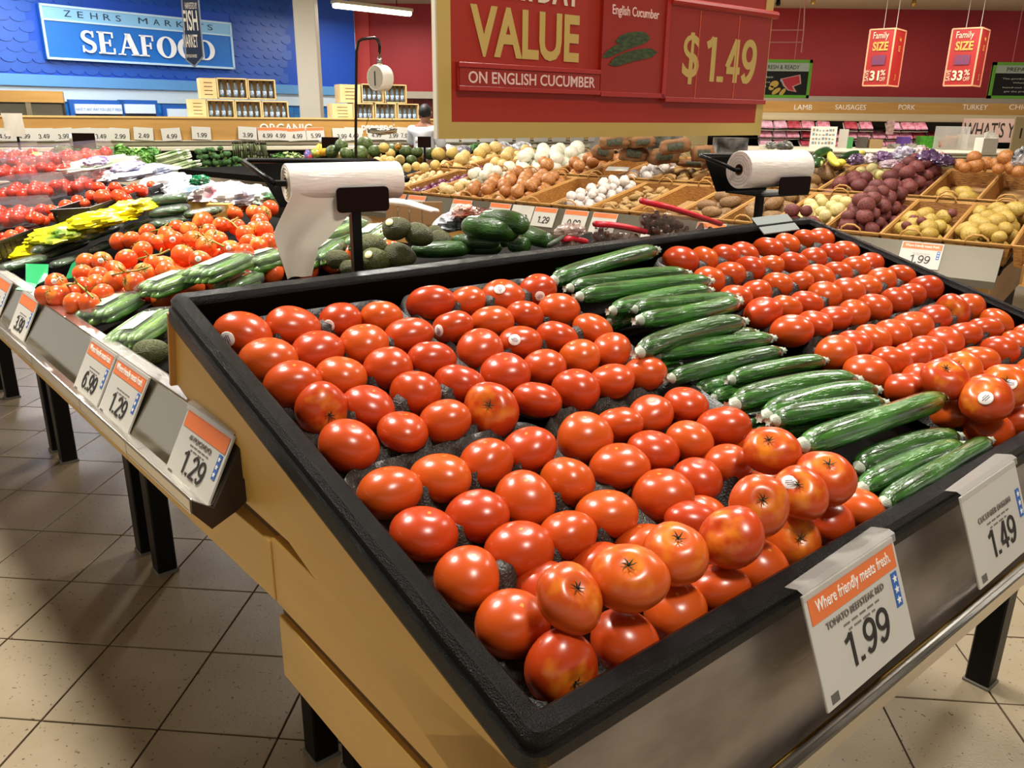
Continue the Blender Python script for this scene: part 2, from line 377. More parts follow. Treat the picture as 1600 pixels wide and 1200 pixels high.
# scalloped shingles on the blue wall (rows of round-ended pieces)
sg=G()
n=10; pts=[(-.1,.16)]+[(-.1,.06)]+[(.1*math.sin(-math.pi/2+math.pi*k/n),.06-.06*math.cos(-math.pi/2+math.pi*k/n)) for k in range(1,n)]+[(.1,.06),(.1,.16)]
sh=G().poly(pts,.012).mesh('shingle',mat('blue_shingle','0D4BAC',rough=.45,rnd='1153B6'))
par=bpy.data.objects['wall_seafood']; k=0
for j in range(12):
    for i in range(44):
        x=-.1-.2*i-(.1 if j%2 else 0); z=1.97+.13*j
        if x<-6.9 and 0: continue
        p=SW@Vector((x,0,z)); q=vis(p)
        if not q or q[0]<-15 or q[0]>450 or q[1]<-8 or k>=300: continue
        if 52<q[0]<360 and 5+ (q[0]-55)*.09<q[1]<92+(q[0]-55)*.045: continue
        ob('shingle',sh,par,SW@Tm(x,-.014-(.002 if j%2 else 0),z)@Rm(-5,'X')); k+=1
# lighter red facet at the corner and column
struct(G().box(-3.1,-2.83,16.9,17.0,1.9,CEIL-.02).build('wall_red_return',mat('red_facet','C03A3A',rough=.6)))
cg=G().box(-.165,.165,-.165,.165,0,CEIL,b=.008); struct(cg.build('column_1',mat('cream_column','CFC6B2',rough=.6),None,Tm(-3.27,13.75,0)@Rm(4,'Z')))
# ------------------------------------------------------------------ near display table and black bin
def rect_loft(g,prof,W_,L_,r0,mi=0,seg=4,close=True):
    rings=[]
    for (ins,z) in prof:
        r=max(r0-ins,.0015); ring=[]
        for cx,cy,a0 in ((W_-ins-r,ins+r,-90),(W_-ins-r,L_-ins-r,0),(ins+r,L_-ins-r,90),(ins+r,ins+r,180)):
            for k in range(seg+1):
                a=rad(a0+90*k/seg); ring.append((cx+r*math.cos(a),cy+r*math.sin(a),z))
        rings.append(ring)
    n=len(rings[0]); v=[p for r in rings for p in r]; f=[]
    for i in range(len(rings)-1):
        for k in range(n):
            q=(k+1)%n; f.append((i*n+k,i*n+q,(i+1)*n+q,(i+1)*n+k))
    if close: f.append(tuple((len(rings)-1)*n+k for k in range(n)))
    g.add(v,f,None,mi); return g
BW,BL=1.761,.90
table=empty('display_table',MI,'wood-sided produce display table on black legs under the black tomato bin','display table')
for (z0,z1,v1) in ((.728,.829,.559),(.848,.951,.561),):
    G().box(0.012,.034,.004,v1,z0,z1,b=.0015).build('board',M_wood,table)
G().box(.024,.030,.02,.80,.90,.975).build('backing_strip',M_gap,table)
G().box(0.014,.034,.36,.76,.966,1.02,b=.0015).build('board',M_wood,table)
G().box(.02,1.74,.03,.56,.735,.86).build('carcass',M_gap,table)
G().box(.03,1.74,.05,.60,.86,.93).build('carcass_top',M_gap,table)
lg=G().box(-.03,.03,-.03,.03,.012,.9,b=.004).mesh('leg',M_leg); lf=G().box(-.034,.034,-.034,.034,0,.014,b=.003).mesh('foot',M_foot)
def leg(u,v,parent,z=0):
    o=ob('leg',lg,parent,Tm(u,v,z)@Matrix.Diagonal((1.05,1.05,(.74 if parent is table else .87)/.9,1))); ob('foot',lf,o); return o
for u,v in ((.31,1.13),(.36,1.03),(1.875,.225),(1.875,.12+.9)): leg(u,v,table)
# steel ticket fascia along the front and its rail
fa_=G(); fa_.add([(.006,-.028,.812),(1.98,-.028,.812),(1.98,.022,.968),(.006,.022,.968),(.006,-.020,.810),(1.98,-.020,.810),(1.98,.03,.966),(.006,.03,.966)],[(0,1,2,3),(7,6,5,4),(0,4,5,1),(3,2,6,7),(0,3,7,4),(1,5,6,2)])
fa_.build('fascia',M_steel,table)
g=G(); g.box(.0,1.98,-.052,-.028,.800,.806); g.box(.0,1.98,-.054,-.044,.800,.826,b=.002); g.build('rail',M_rail,table)
G().box(.06,1.9,-.03,.03,.775,.80).build('under_rail',M_wood,table)
binr=empty('produce_bin',MT,'large black plastic produce bin tilted forward, full of tomatoes and cucumbers','bin')
g=G(); rect_loft(g,[(.002,-.046),(0,-.040),(.001,-.022),(.005,-.019),(.004,-.008),(.010,-.0005),(.028,0),(.033,-.006),(.0335,-.012)],BW,BL,.022,close=False)
g.build('bin_shell',[M_black],binr,smooth=True,ang=40)
g=G(); rect_loft(g,[(.0335,-.012),(.037,-.085)],BW,BL,.022,close=False); g.build('inner_wall',M_inner,binr,smooth=True,ang=40)
G().box(.036,BW-.036,.036,BL-.036,-.1,-.0845).build('bin_floor',M_inner,binr)
g=G(); g.poly([(.024,-.030),(BL-.012,-.030),(BL-.004,-.16),(.024,-.165)],.02,Matrix.Rotation(math.pi/2,4,'Z')@Matrix.Diagonal((1,-1,1,1)))
g.build('side_panel',M_wood,binr,Tm(.012,0,0))
g=G(); g.box(.0,.012,BL-.012,BL-.006,-.162,-.032); g.build('panel_edge',mat('panel_edge','C08A44',rough=.5),binr,Tm(.002,0,0))
G().box(.035,BW-.01,.0,.9,-.17,-.1).build('bin_base',M_gap,binr)
# ------------------------------------------------------------------ moulded trays
def traymesh():
    nx,ny=53,65; Wt,Lt=.325,.405; v=[];f=[]
    px,py=.0765,.0785; x0,y0=(Wt-3*px)/2,(Lt-4*py)/2
    for j in range(ny):
        for i in range(nx):
            x=Wt*i/(nx-1); y=Lt*j/(ny-1)
            cx=min(max(round((x-x0)/px),0),3); cy=min(max(round((y-y0)/py),0),4)
            dx=(x-x0-cx*px)/.0345; dy=(y-y0-cy*py)/.036; d=math.sqrt(dx*dx+dy*dy)
            z=-.028*math.sqrt(max(0,1-d*d)) if d<1 else 0
            # posts where four cups meet
            ux=(x-x0)/px-.5; uy=(y-y0)/py-.5
            if 0<=round(ux)<=2 and 0<=round(uy)<=3:
                e=max(abs(ux-round(ux))*px,abs(uy-round(uy))*py)
                if e<.017: z=max(z,.0)+.026*min(1,(.017-e)/.007)
            ed=max(0.0,min(x,Wt-x,y,Lt-y))
            rc=.040; qx=min(x,Wt-x); qy=min(y,Lt-y)
            if ed<.012: z=.010*math.sin(math.pi*min(1,ed/.012)**.7)
            if ed==0: z=-.014
            if qx<rc and qy<rc:
                dd=math.hypot(rc-qx,rc-qy)
                m=max(rc-qx,rc-qy)
                if dd>0: k=m/dd; x=(rc-(rc-qx)*k) if x<Wt/2 else Wt-(rc-(rc-qx)*k); y=(rc-(rc-qy)*k) if y<Lt/2 else Lt-(rc-(rc-qy)*k)
            v.append((x,y,z))
    for j in range(ny-1):
        for i in range(nx-1): a=j*nx+i; f.append((a,a+1,a+nx+1,a+nx))
    g=G(); g.add(v,f); return g.mesh('tray',M_tray,True)
TR=traymesh()
TRAYS={'A':(.044,.452,'back-left'),'B':(.376,.452,'second back'),'C':(.044,.040,'front-left'),'D':(.376,.040,'second front'),'E':(1.062,.452,'third back'),'F':(1.396,.452,'back-right'),'G':(1.062,.040,'third front'),'H':(1.396,.040,'front-right')}
for k,(x,y,nm) in TRAYS.items():
    o=ob('tomato_tray',TR,None,MT@Tm(x,y,-.047)@Rm(R.uniform(-.5,.5),'Z')); tag(o,f'dark moulded twenty-cup tray, the {nm} one in the black bin','tray','moulded trays in the black bin')
# ------------------------------------------------------------------ tomatoes
def tomesh(i,lob,sq,dent,irr):
    rs=random.Random(i); ph=[rs.uniform(0,6.28) for _ in range(4)]
    def fn(t,p):
        st,ct=math.sin(t),math.cos(t)
        up=max(0,ct)
        r=1+irr*(.055*math.sin(p+ph[0])+.045*math.sin(2*p+ph[1])+.02*math.sin(3*p+ph[3]))*st
        r*=1+lob*(.35+.65*up)*(abs(math.cos(p*2.5+ph[2]))-.6)*st
        z=sq*ct*(1 if ct<0 else 1.02)-dent*math.exp(-(st/.26)**2)*(1 if ct>0 else -.42)
        z+=.02*math.sin(p+ph[3])*st
        return (st*math.cos(p)*r,st*math.sin(p)*r,z)
    g=G(); g.add(*sphere_pts(30,18,fn)); return g.mesh('tomato',TOM,True)
TMS=[tomesh(i,l,s_,d,ir) for i,(l,s_,d,ir) in enumerate([(.03,.80,.10,1),(.05,.76,.12,1),(.02,.86,.09,1.2),(.07,.74,.14,1.2),(.10,.74,.18,1.0),(.03,.84,.1,.6)])]
def calyxmesh():
    g=G(); rs=random.Random(3)
    for k in range(6):
        a=k*1.047+rs.uniform(-.2,.2); L_=rs.uniform(.28,.42); w=.045
        P=[]
        for s_ in range(5):
            q=s_/4; rr=.05+L_*q; z=.02+.07*q-.02*q*q+.10*math.sin(q*2.6)*rs.uniform(.3,1)
            P.append((rr*math.cos(a+.25*q),rr*math.sin(a+.25*q),z))
        g.tube(P,[w*.7,w,w*.8,w*.45,.008],5,squash=.35)
    g.tube([(0,0,-.03),(.01,0,.05),(.03,.01,.13)],[.06,.05,.045],7)
    return g.mesh('calyx',M_calyx,True)
CAL=calyxmesh()
STK=G().lathe([(.0,0),(.27,0),(.26,.014),(.0,.022)],14).mesh('sticker',M_stick,True)
def stkink():
    g=G()
    for (x,y,w,h) in ((-.02,.05,.10,.025),(.0,0,.13,.03),(-.01,-.05,.08,.025)): g.box(x-w*1.2,x+w*1.2,y*1.4-h/2,y*1.4+h/2,.014,.026)
    return g.mesh('sticker_print',M_stick2)
STI=stkink()
def tomato(pos,r,label,stemdir=None,sticker=None,mi=None,group='beefsteak tomatoes in the black bin',meshes=None,calyx=False,name='tomato',zspin=None,part_parent=None):
    ms=meshes or TMS; me=ms[mi if mi is not None else R.randrange(min(4,len(ms)))]
    z=stemdir or (Vector((0,0,-1))+Vector((R.uniform(-.35,.35),R.uniform(-.35,.35),0)))
    a=R.uniform(0,6.28); M=frame_from(pos,Vector((math.cos(a),math.sin(a),.01)),z,r)
    o=ob(name,me); o.matrix_world=M
    if label: tag(o,label,'tomato',group)
    if calyx:
        if meshes is not None and 'CAL2' in globals(): ob('calyx',CAL2,o,Tm(0,0,.80)@Matrix.Diagonal((1.5,1.5,1.3,1)))
        else: ob('calyx',CAL,o,Tm(0,0,.68)@Matrix.Diagonal((.55,.55,.7,1)))
    if sticker:
        # sticker where the sight line to that spot meets the skin
        px,py=sticker; D=(fwd+CR*((px-800)/FOC)+CU*((600-py)/FOC)).normalized()
        t=(Vector(pos)-CP).dot(D); q=CP+D*t; off=(q-Vector(pos)); l=off.length
        if l>r*.9: off*=r*.9/l; l=r*.9
        n_=off-D*math.sqrt(max(r*r-l*l,0)); n_.normalize()
        loc=(M.inverted().to_3x3()@n_).normalized()
        # march out to the mesh surface along loc
        hitok,hp,hn,_=o.ray_cast(loc*3,-loc)
        if hitok:
            Ms=frame_from(hp+hn*.004,Vector((1,.2,0)),hn); so=ob('sticker',STK,o,Ms); ob('sticker_print',STI,so)
    return o
TL={ # measured centres in the photograph: (x, y, apparent width, flags)
'A':[[(380,522,82,'k355,530'),(456,510,79,''),(534,500,62,'k516,508u'),(594,497,64,'')],[(418,565,86,''),(494,550,77,''),(567,540,77,''),(636,525,72,'')],[(460,602,82,''),(535,590,80,''),(607,576,76,''),(672,563,72,'')],[(502,642,84,'s521,652'),(577,635,78,''),(649,615,78,''),(719,600,76,'')],[(544,697,90,''),(631,675,74,''),(694,659,80,''),(770,641,84,'s762,630')]],
'B':[[(672,474,70,''),(729,471,58,''),(784,462,62,'k780,450'),(841,454,55,'k844,464u')],[(706,512,66,'k684,517'),(770,504,66,''),(820,494,60,''),(872,485,60,'')],[(752,546,72,''),(815,535,65,'k804,531'),(869,527,64,''),(925,515,60,'')],[(791,584,74,''),(850,574,66,''),(905,560,64,''),(954,549,62,'')],[(839,625,72,''),(900,610,72,''),(954,597,68,''),(1007,584,64,'')]],
'C':[[(606,770,96,''),(691,747,94,''),(762,723,80,''),(828,702,80,'')],[(664,834,98,''),(745,806,94,''),(820,780,92,''),(886,753,84,'')],[(733,903,102,''),(814,861,101,''),(884,837,84,''),(950,803,92,'')],[(803,976,108,''),(884,950,100,''),(962,925,100,''),(1020,850,90,'')],[(875,1047,119,'d912,1076'),(976,1002,100,''),(1053,955,92,''),(1120,921,84,'')]],
'D':[[(911,684,86,''),(967,664,72,''),(1019,647,68,''),(1069,633,68,'')],[(967,728,86,''),(1022,705,76,''),(1076,689,72,''),(1128,669,80,'')],[(1034,775,94,''),(1088,750,76,''),(1137,725,70,''),(1166,700,66,'')],[(1020,838,90,''),(1084,816,78,''),(1146,770,80,''),(1200,762,78,'')],[(1187,886,84,''),(1239,847,84,'w'),(1292,815,82,''),(1342,795,74,'')]],
'E':[[(1062,408,52,''),(1099,406,42,''),(1131,400,42,''),(1161,397,44,'')],[(1109,438,50,''),(1141,429,50,''),(1171,421,46,''),(1201,417,46,'')],[(1148,466,52,''),(1182,457,48,''),(1214,446,48,''),(1246,442,44,'')],[(1191,489,56,''),(1227,481,48,''),(1259,474,48,''),(1287,462,48,'')],[(1236,517,60,''),(1274,506,52,''),(1302,498,48,''),(1332,491,46,'')]],
'F':[[(1199,389,46,''),(1229,382,42,''),(1258,375,40,''),(1281,374,36,'')],[(1238,412,46,''),(1268,406,42,''),(1296,399,40,''),(1319,393,40,'')],[(1279,434,48,''),(1307,427,44,''),(1337,419,44,''),(1360,412,42,'')],[(1322,457,50,''),(1351,449,46,''),(1377,438,46,''),(1407,431,42,'')],[(1366,481,52,''),(1399,470,48,''),(1424,461,42,''),(1446,451,50,'')]],
'G':[[(1304,552,60,''),(1336,539,54,''),(1366,530,52,''),(1394,522,54,'')],[(1356,582,66,''),(1392,567,62,''),(1422,558,54,''),(1446,549,54,'')],[(1414,609,66,''),(1440,596,60,''),(1478,580,56,''),(1502,575,58,'')],[(1487,644,60,''),(1510,630,60,''),(1540,612,60,''),(1570,600,58,'')],[(1542,671,74,''),(1585,657,66,''),(1625,640,62,''),(1660,625,60,'')]],
'H':[[(1427,511,56,''),(1459,498,52,''),(1488,489,52,'s1482,487'),(1514,481,50,'')],[(1476,534,56,''),(1506,524,52,''),(1536,515,50,''),(1556,503,48,'')],[(1530,563,56,''),(1561,549,54,''),(1587,537,50,''),(1612,525,50,'')],[(1587,594,60,''),(1618,580,56,''),(1646,568,54,''),(1672,556,52,'')],[(1640,622,60,''),(1672,608,58,''),(1700,595,56,''),(1728,582,54,'')]]}
NM4=['leftmost','second from left','third from left','rightmost']; NM5=['back row','second row','middle row','fourth row','front row']
upn=(MT.to_3x3()@Vector((0,0,1)))
def towards(pos,px,py,r):
    D=(fwd+CR*((px-800)/FOC)+CU*((600-py)/FOC)).normalized(); t=(pos-CP).dot(D); off=CP+D*t-pos; l=min(off.length,r*.85)
    off=off.normalized()*l; return (off-D*math.sqrt(r*r-l*l)).normalized()
for k,rows in TL.items():
    for j,row in enumerate(rows):
        for i,(px,py,w,fl_) in enumerate(row):
            buried=(k,j,i) in {('C',3,1),('C',3,2),('C',3,3),('D',3,0),('D',3,2),('D',3,3),('D',2,3),('G',3,1),('G',3,2),('G',3,3)}
            p,t=hw(px,py,MT,-.030)
            r=min(.535*w*t/FOC,.0485); r=max(r,.036)
            lab=f'red beefsteak tomato, {NM4[i]} in the {NM5[j]} of the {TRAYS[k][2]} tray'
            q=MT.inverted()@p; 
            if buried:
                x,y,_=TRAYS[k]; q=Vector((x+.048+.0765*i,y+.3595-.0785*j,-.045)); p=MT@q; r=.038
            stem=None;cal=False;stk=None;mi=None
            if fl_.startswith('s') or fl_.startswith('d'):
                a,b=map(int,fl_[1:].split(',')); stem=towards(p,a,b,r); cal=True; mi=3
            if fl_.startswith('k'): stk=tuple(map(int,fl_[1:].rstrip('u').split(',')))
            if fl_=='w': stem=towards(p,1256,838,r); cal=True; mi=4
            tomato(p,r,lab,stem,stk,mi,calyx=cal)
# second layer heaped on the front rows
PL=[(887,933,104,909,912,1,None,.030,'stem-up tomato heaped nearest the front-left corner'),(980,905,112,983,873,1,None,.036,'wide stem-up tomato heaped second from the front-left corner'),(1058,866,100,1061,830,1,None,.030,'stem-up orange-shouldered tomato heaped beside the bin\'s front middle'),(1140,840,97,1118,822,0,None,.034,'big dark red tomato heaped between two stem-up ones'),(1184,788,92,1196,777,1,None,.046,'orange tomato with wide dry calyx heaped above the ticket'),(1247,770,82,1247,752,1,(1229,748),.036,'heaped tomato with white sticker beside its stem'),(1292,747,88,1297,716,1,None,.036,'stem-up tomato heaped nearest the cucumbers'),(1203,705,80,1200,680,1,None,.030,'tomato heaped against the cucumber ends, stem at top'),
(1474,592,68,1480,568,1,None,.030,'first heaped tomato on the right side of the cucumbers'),(1503,577,54,1495,566,1,None,.026,'second heaped tomato on the right side, stem up'),(1541,622,76,1530,600,0,(1540,622),.034,'heaped tomato with white sticker right of the cucumbers'),(1575,603,66,1571,592,1,(1581,599),.036,'rightmost heaped tomato with a sticker at the frame edge')]
for (px,py,w,sx,sy,cal,stk,h,nm) in PL:
    p,t=hw(px,py,MT,h-.004); r=.535*w*t/FOC
    tomato(p,r,nm,towards(p,sx,sy,r) if (cal or 1) else None,stk,3 if cal else 1,group='beefsteak tomatoes heaped in a second layer',calyx=bool(cal))
# ------------------------------------------------------------------ english cucumbers
M_cuke=mat('wrapped_cucumber_skin','2A5E1C',rough=.26,var='0F300A',vscale=26,stretch=(.10,1,1),bump=1.0,bscale=55,coat=1,spec=.8,rnd='417F2C')
M_tip=mat('shrink_wrap_tip','CFD6C4',rough=.2,alpha=.75,bump=.6,bscale=120,spec=.9)
def cukemesh(name,m,L_,r,bend,seed,n=18,rib=.035,taper=.35,seg=22):
    rs=random.Random(seed); P=[];rr=[]
    for i in range(seg+1):
        q=i/seg; x=(q-.5)*L_; e=min(q,1-q)*L_/r
        k=math.sqrt(max(0,1-(1-min(e/1.3,1))**2))
        k*=1-taper*max(0,1-(min(q,1-q)*L_/(3.2*r)))**2*.9
        P.append((x,bend*L_*(1-(2*q-1)**2)-bend*L_*.6,0)); rr.append(max(r*k*(1+.03*math.sin(7*q+seed)),r*.12))
    g=G(); v=[];f=[]
    for i,p in enumerate(P):
        for k in range(n):
            a=2*math.pi*k/n; q=rr[i]*(1+rib*math.cos(k*math.pi)+.015*math.sin(3*a+i*.6+seed)); v.append((p[0],p[1]+q*math.cos(a),q*math.sin(a)))
    for i in range(seg):
        for k in range(n): q=(k+1)%n; f.append((i*n+k,i*n+q,(i+1)*n+q,(i+1)*n+k))
    f.append(tuple(range(n))[::-1]); f.append(tuple(seg*n+k for k in range(n)))
    g.add(v,[tuple(q[::-1]) for q in f]); return g.mesh(name,m,True)
CK=[cukemesh('cucumber',M_cuke,1,.062,b,i) for i,b in enumerate((.0,.03,.05,-.03,.015))]
def tipm():
    g=G(); v=[];f=[]; rs=random.Random(5); n=12
    for i,(x,r) in enumerate(((-.02,.034),(.004,.026),(.016,.013),(.028,.012),(.042,.022))):
        for k in range(n): a=2*math.pi*k/n; q=r*(1+(.25 if k%2 else -.2)*(i>0)+rs.uniform(-.1,.1)); v.append((x+rs.uniform(-.004,.004)*(i==4),q*math.cos(a),q*math.sin(a)))
    for i in range(4):
        for k in range(n): q=(k+1)%n; f.append((i*n+k,(i+1)*n+k,(i+1)*n+q,i*n+q))
    f.append(tuple(4*n+k for k in range(n))); g.add(v,f); return g.mesh('wrap_tip',M_tip,True)
TIP=tipm()
def cuke_at(a,b,w,h,mi,label,cat='cucumber',group='shrink-wrapped cucumbers in the black bin',name='cucumber',F=None,tips=(1,1),meshes=None,refr=.062,frame=None,hb=None):
    Fm=MT if frame is None else frame
    A,ta=hw(a[0],a[1],Fm,h); B,tb_=hw(b[0],b[1],Fm,h if hb is None else hb); mid=(A+B)/2; L_=(B-A).length; r=.54*w*(ta+tb_)/2/FOC
    M=frame_from(mid,(B-A).normalized(),Fm.to_3x3()@Vector((0,0,1)))@Matrix.Diagonal((L_,r/refr,r/refr,1))
    o=ob(name,(meshes or CK)[mi]); o.matrix_world=M; tag(o,label,cat,group)
    yo=-( .0,.03,.05,-.03,.015)[mi]*.6 if meshes is None else 0
    s_=r/refr/L_
    if tips[0]: ob('wrap_tip',TIP,o,Tm(-.495,yo,0)@Rm(180,'Z')@Matrix.Diagonal((s_,1,1,1)))
    if tips[1]: ob('wrap_tip',TIP,o,Tm(.495,yo,0)@Matrix.Diagonal((s_,1,1,1)))
    return o
# lower layer, then upper (left end, right end, width, height of axis over the rim plane)
CU_=[((838,421),(915,412),17,-.04,0),((859,438),(1022,390),27,-.015,1),((884,448),(1070,425),24,-.02,2),((900,462),(1106,438),26,-.01,1),((950,483),(1104,452),25,-.012,2),((986,482),(1150,466),24,-.012,1),((1000,503),(1156,474),28,.0,3),((990,548),(1155,500),31,.004,2),((1050,540),(1180,520),22,-.045,0),((1022,555),(1204,528),27,-.02,4),((1044,591),(1219,548),27,-.022,4),((1090,610),(1150,592),26,-.045,0),((1137,592),(1284,562),26,-.02,1),((1137,628),(1330,590),36,-.006,2),((1187,646),(1360,606),36,.0,2),((1204,655),(1376,628),32,.004,1),((1172,683),(1300,668),30,-.04,0),((1250,697),(1474,622),38,.006,0),((1330,727),(1488,678),34,-.022,2),((1339,762),(1496,694),34,-.018,1),((1378,788),(1545,690),34,-.012,0),((1114,622),(1175,602),22,-.045,0),((1160,664),(1205,652),28,-.05,0),((950,505),(1010,488),26,-.05,0),((1000,592),(1060,572),24,-.055,0)]
for i,(a,b,w,h,mi) in enumerate(CU_):
    up_=i<21
    cuke_at(a,b,w,h,mi,(f'shrink-wrapped English cucumber, {orn(i+1)} from the back of the row between the trays' if up_ else f'mostly hidden wrapped cucumber, {orn(i-20)} of those lying under the row'))
# ------------------------------------------------------------------ price tickets
def ticket(M,w,h,pr,label,title='',band=True,clip=True,banner='',hand=False,group=None,small=False):
    """M: x right, y into the surface, z up, origin at top middle of the card"""
    o=empty('price_ticket',M,label,'price ticket',group)
    if small:
        G().box(-w/2,w/2,0,.003,-h,0).build('card',M_card,o)
        if band: G().box(-w/2+.004,w/2-.004,-.0012,0,-h*.24,-.004).build('banner',M_orange,o)
        price(pr,-w*.26,w*.30,-h*.82,-h*.48,M_ink,o,y=-.0015,t=.16); return o
    G().box(-w/2,w/2,0,.0035,-h,0,b=.0008).build('card',M_card,o)
    if band:
        G().box(-w/2+.006,w/2-.006,-.0008,0,-h*.27,-.006).build('banner',M_orange,o)
        if banner: stext(banner,-w*.41,w*.41,-h*.225,-h*.085,M_white,.006,y=-.0009,par=o)
    if title: stext(title,-w*.20-w*.011*len(title)*.7,w*.20+w*.011*len(title)*.35,-h*.375,-h*.315,M_greyink,.0,y=-.001,par=o)
    for k,(n_,ww) in enumerate(((24,.42),(15,.30))):
        g=G()
        for q in range(n_):
            if (q*7+k)%5: g.box(-w*ww/2+w*ww*q/n_,-w*ww/2+w*ww*(q+.62)/n_,-.0008,0,-h*(.445+.055*k),-h*(.428+.055*k))
        g.build('fine_print',M_greyink,o)
    price(pr,-w*.24,w*.27,-h*.81,-h*.51,M_ink,o,t=.125)
    if not small:
        g=G(); g.box(w/2-.024*w/.2,w/2-.010*w/.2,-.0008,0,-h*.62,-h*.30); g.build('blue_strip',M_bluep,o)
        for k in range(3):
            st=[]
            for q in range(10):
                rr=(.0052 if q%2==0 else .0024)*w/.2; a=rad(90+36*q); st.append((w/2-.017*w/.2+rr*math.cos(a),-h*(.36+.10*k)+rr*math.sin(a)))
            G().poly(st,.0006,Tm(0,-.0014,0)).build('star',M_white,o)
        g=G()
        for q in range(9): g.box(-w/2+.010+q*.0018,-w/2+.0108+q*.0018,-.0008,0,-h*.96,-h*.88)
        g.build('barcode',M_greyink,o)
    if clip:
        g=G(); v=[(-w/2-.002,-.002,-.006),(w/2+.002,-.002,-.006),(w/2+.002,-.003,.004),(-w/2-.002,-.003,.004),(-w/2-.002,.003,.009),(w/2+.002,.003,.009),(w/2+.002,.034,.012),(-w/2-.002,.034,.012),(-w/2-.002,.046,-.002),(w/2+.002,.046,-.002)]
        g.add(v,[(0,1,2,3),(3,2,5,4),(4,5,6,7),(7,6,9,8)]); g.build('clip',M_clear,o)
    return o
def front_ticket(u0,w,h,price,title,band,label,banner=''):
    top=Vector((u0+w/2,-.010,1.004)); z=Vector((-.003,.046,.119)).normalized(); 
    M=MI@frame_from(top,Vector((1,0,0)),z)
    return ticket(M,w,h,price,label,title,band,True,banner)
front_ticket(.377,.203,.134,'1.99','TOMATO BEEFSTEAK RED',True,'orange-banded 1.99 ticket hanging on the black bin below the heaped tomatoes','Where friendly meets fresh.')
front_ticket(.771,.190,.134,'1.49','CUCUMBER ENGLISH',False,'plain white 1.49 ticket hanging on the black bin below the cucumbers')
# grey clip rail on the back rim
o=G().add([(0,.012,.002),(.165,.012,.002),(.165,.012,.005),(0,.012,.005),(0,-.040,-.022),(.165,-.040,-.022),(.165,-.040,-.019),(0,-.040,-.019)],[(0,4,5,1),(3,2,6,7),(0,3,7,4),(1,5,6,2),(4,7,6,5)]).build('clip_strip',mat('frosted_clip','6E7874',rough=.45,spec=.4),None,MT@Tm(1.49,BL-.012,.006)); tag(o,'grey translucent ticket clip hooked over the back rim of the black bin','clip')
# ------------------------------------------------------------------ long side table (left)
side=empty('side_table',MB,'long produce table with wooden apron, black legs and metal ticket rail','display table')
joints=[.0,.63,1.75,2.9,4.05,5.2,6.4,7.6]
for a,b in zip(joints[:-1],joints[1:]): G().box(.010,.03,a+.001,b-.001,.852,.945,b=.001).build('apron_board',M_wood,side)
LEN=7.6
g=G(); pr=[(-.032,.974),(.022,1.066),(.026,1.066),(-.026,.968)]
g.add([(u,v,z) for v in (.09,LEN) for u,z in pr],[(0,4,5,1),(1,5,6,2),(2,6,7,3),(3,7,4,0),(0,1,2,3),(7,6,5,4)]); 
g.build('ticket_fascia',[mat('mirror_fascia','B5AE9E',rough=.16,metal=1)],side)
g=G(); v=[(-.059,.997),(-.060,.978),(-.036,.946),(0,.961),(.03,.980),(.022,1.066),(-.03,.976)]; n=len(v)
g.add([(u,y,z) for y in (.083,.09) for u,z in v],[tuple(range(n))[::-1],tuple(range(n,2*n))]+[(i,(i+1)%n,(i+1)%n+n,i+n) for i in range(n)]); g.build('end_cap',mat('dark_cap','2B1A0E',rough=.5),side)
rj=[.09,.36,.62,.98,1.35,2.1,3.0,4.0,5.0,6.2,LEN]
for a,b in zip(rj[:-1],rj[1:]):
    g=G(); g.box(-.060,-.028,a,b-.002,.974,.979); g.box(-.060,-.054,a,b-.002,.974,.997,b=.002); g.build('rail',M_rail,side)
g=G(); g.box(.018,.045,.09,LEN,1.062,1.068,b=.002); g.build('top_rail',M_rail,side)
tk=[(.176,.165,'1.29',True),(.52,.165,'1.29',True),(.69,.155,'6.99',True),(1.27,.155,'3.99',True),(1.56,.17,'2.99',True),(2.2,.17,'3.49',True),(2.9,.17,'2.49',True)]
for i,(v_,w_,p_,b_) in enumerate(tk):
    zz=Vector((.052,0,.100)).normalized(); o=Vector((.0195,v_-.0,1.070)); M=MB@frame_from(o+Vector((-.006,0,0)),Vector((0,-1,0)),zz)
    ticket(M,w_,.113,p_,f'slanted {p_} ticket, {orn(i+1)} along the left rail from the black bin','' if i else 'AVOCADO',b_,True,'Where friendly meets fresh.' if 1<=i<=2 else '')
for v_ in (.50,.60,1.655,1.83,2.86,3.03,3.98,4.15,5.1,5.3): 
    leg(.34,v_,side) if v_>.7 else None
for v_ in (2.86,3.03,4.1): leg(.85,v_,side)
G().box(.02,.95,.30,4.9,.86,.93).build('table_top',M_gap,side)
# sloping deck under the produce
G().box(.015,.90,.36,4.6,-.03,.0).build('deck',mat('dark_deck','0E0C0A',rough=.8,spec=.06),None,None)
dk=bpy.data.objects['deck']; dk.parent=side; dk.matrix_local=MB.inverted()@MS
for v_ in (.5,1.75): ob('leg',lg,side,Tm(1.6,v_,0)@Matrix.Diagonal((1,1,1,1)))
G().box(.95,1.75,.36,1.9,.86,.93).build('rear_table_top',M_gap,side)
G().box(.94,1.75,.38,1.05,.93,1.10).build('rear_deck',MATS['dark_deck'],side)
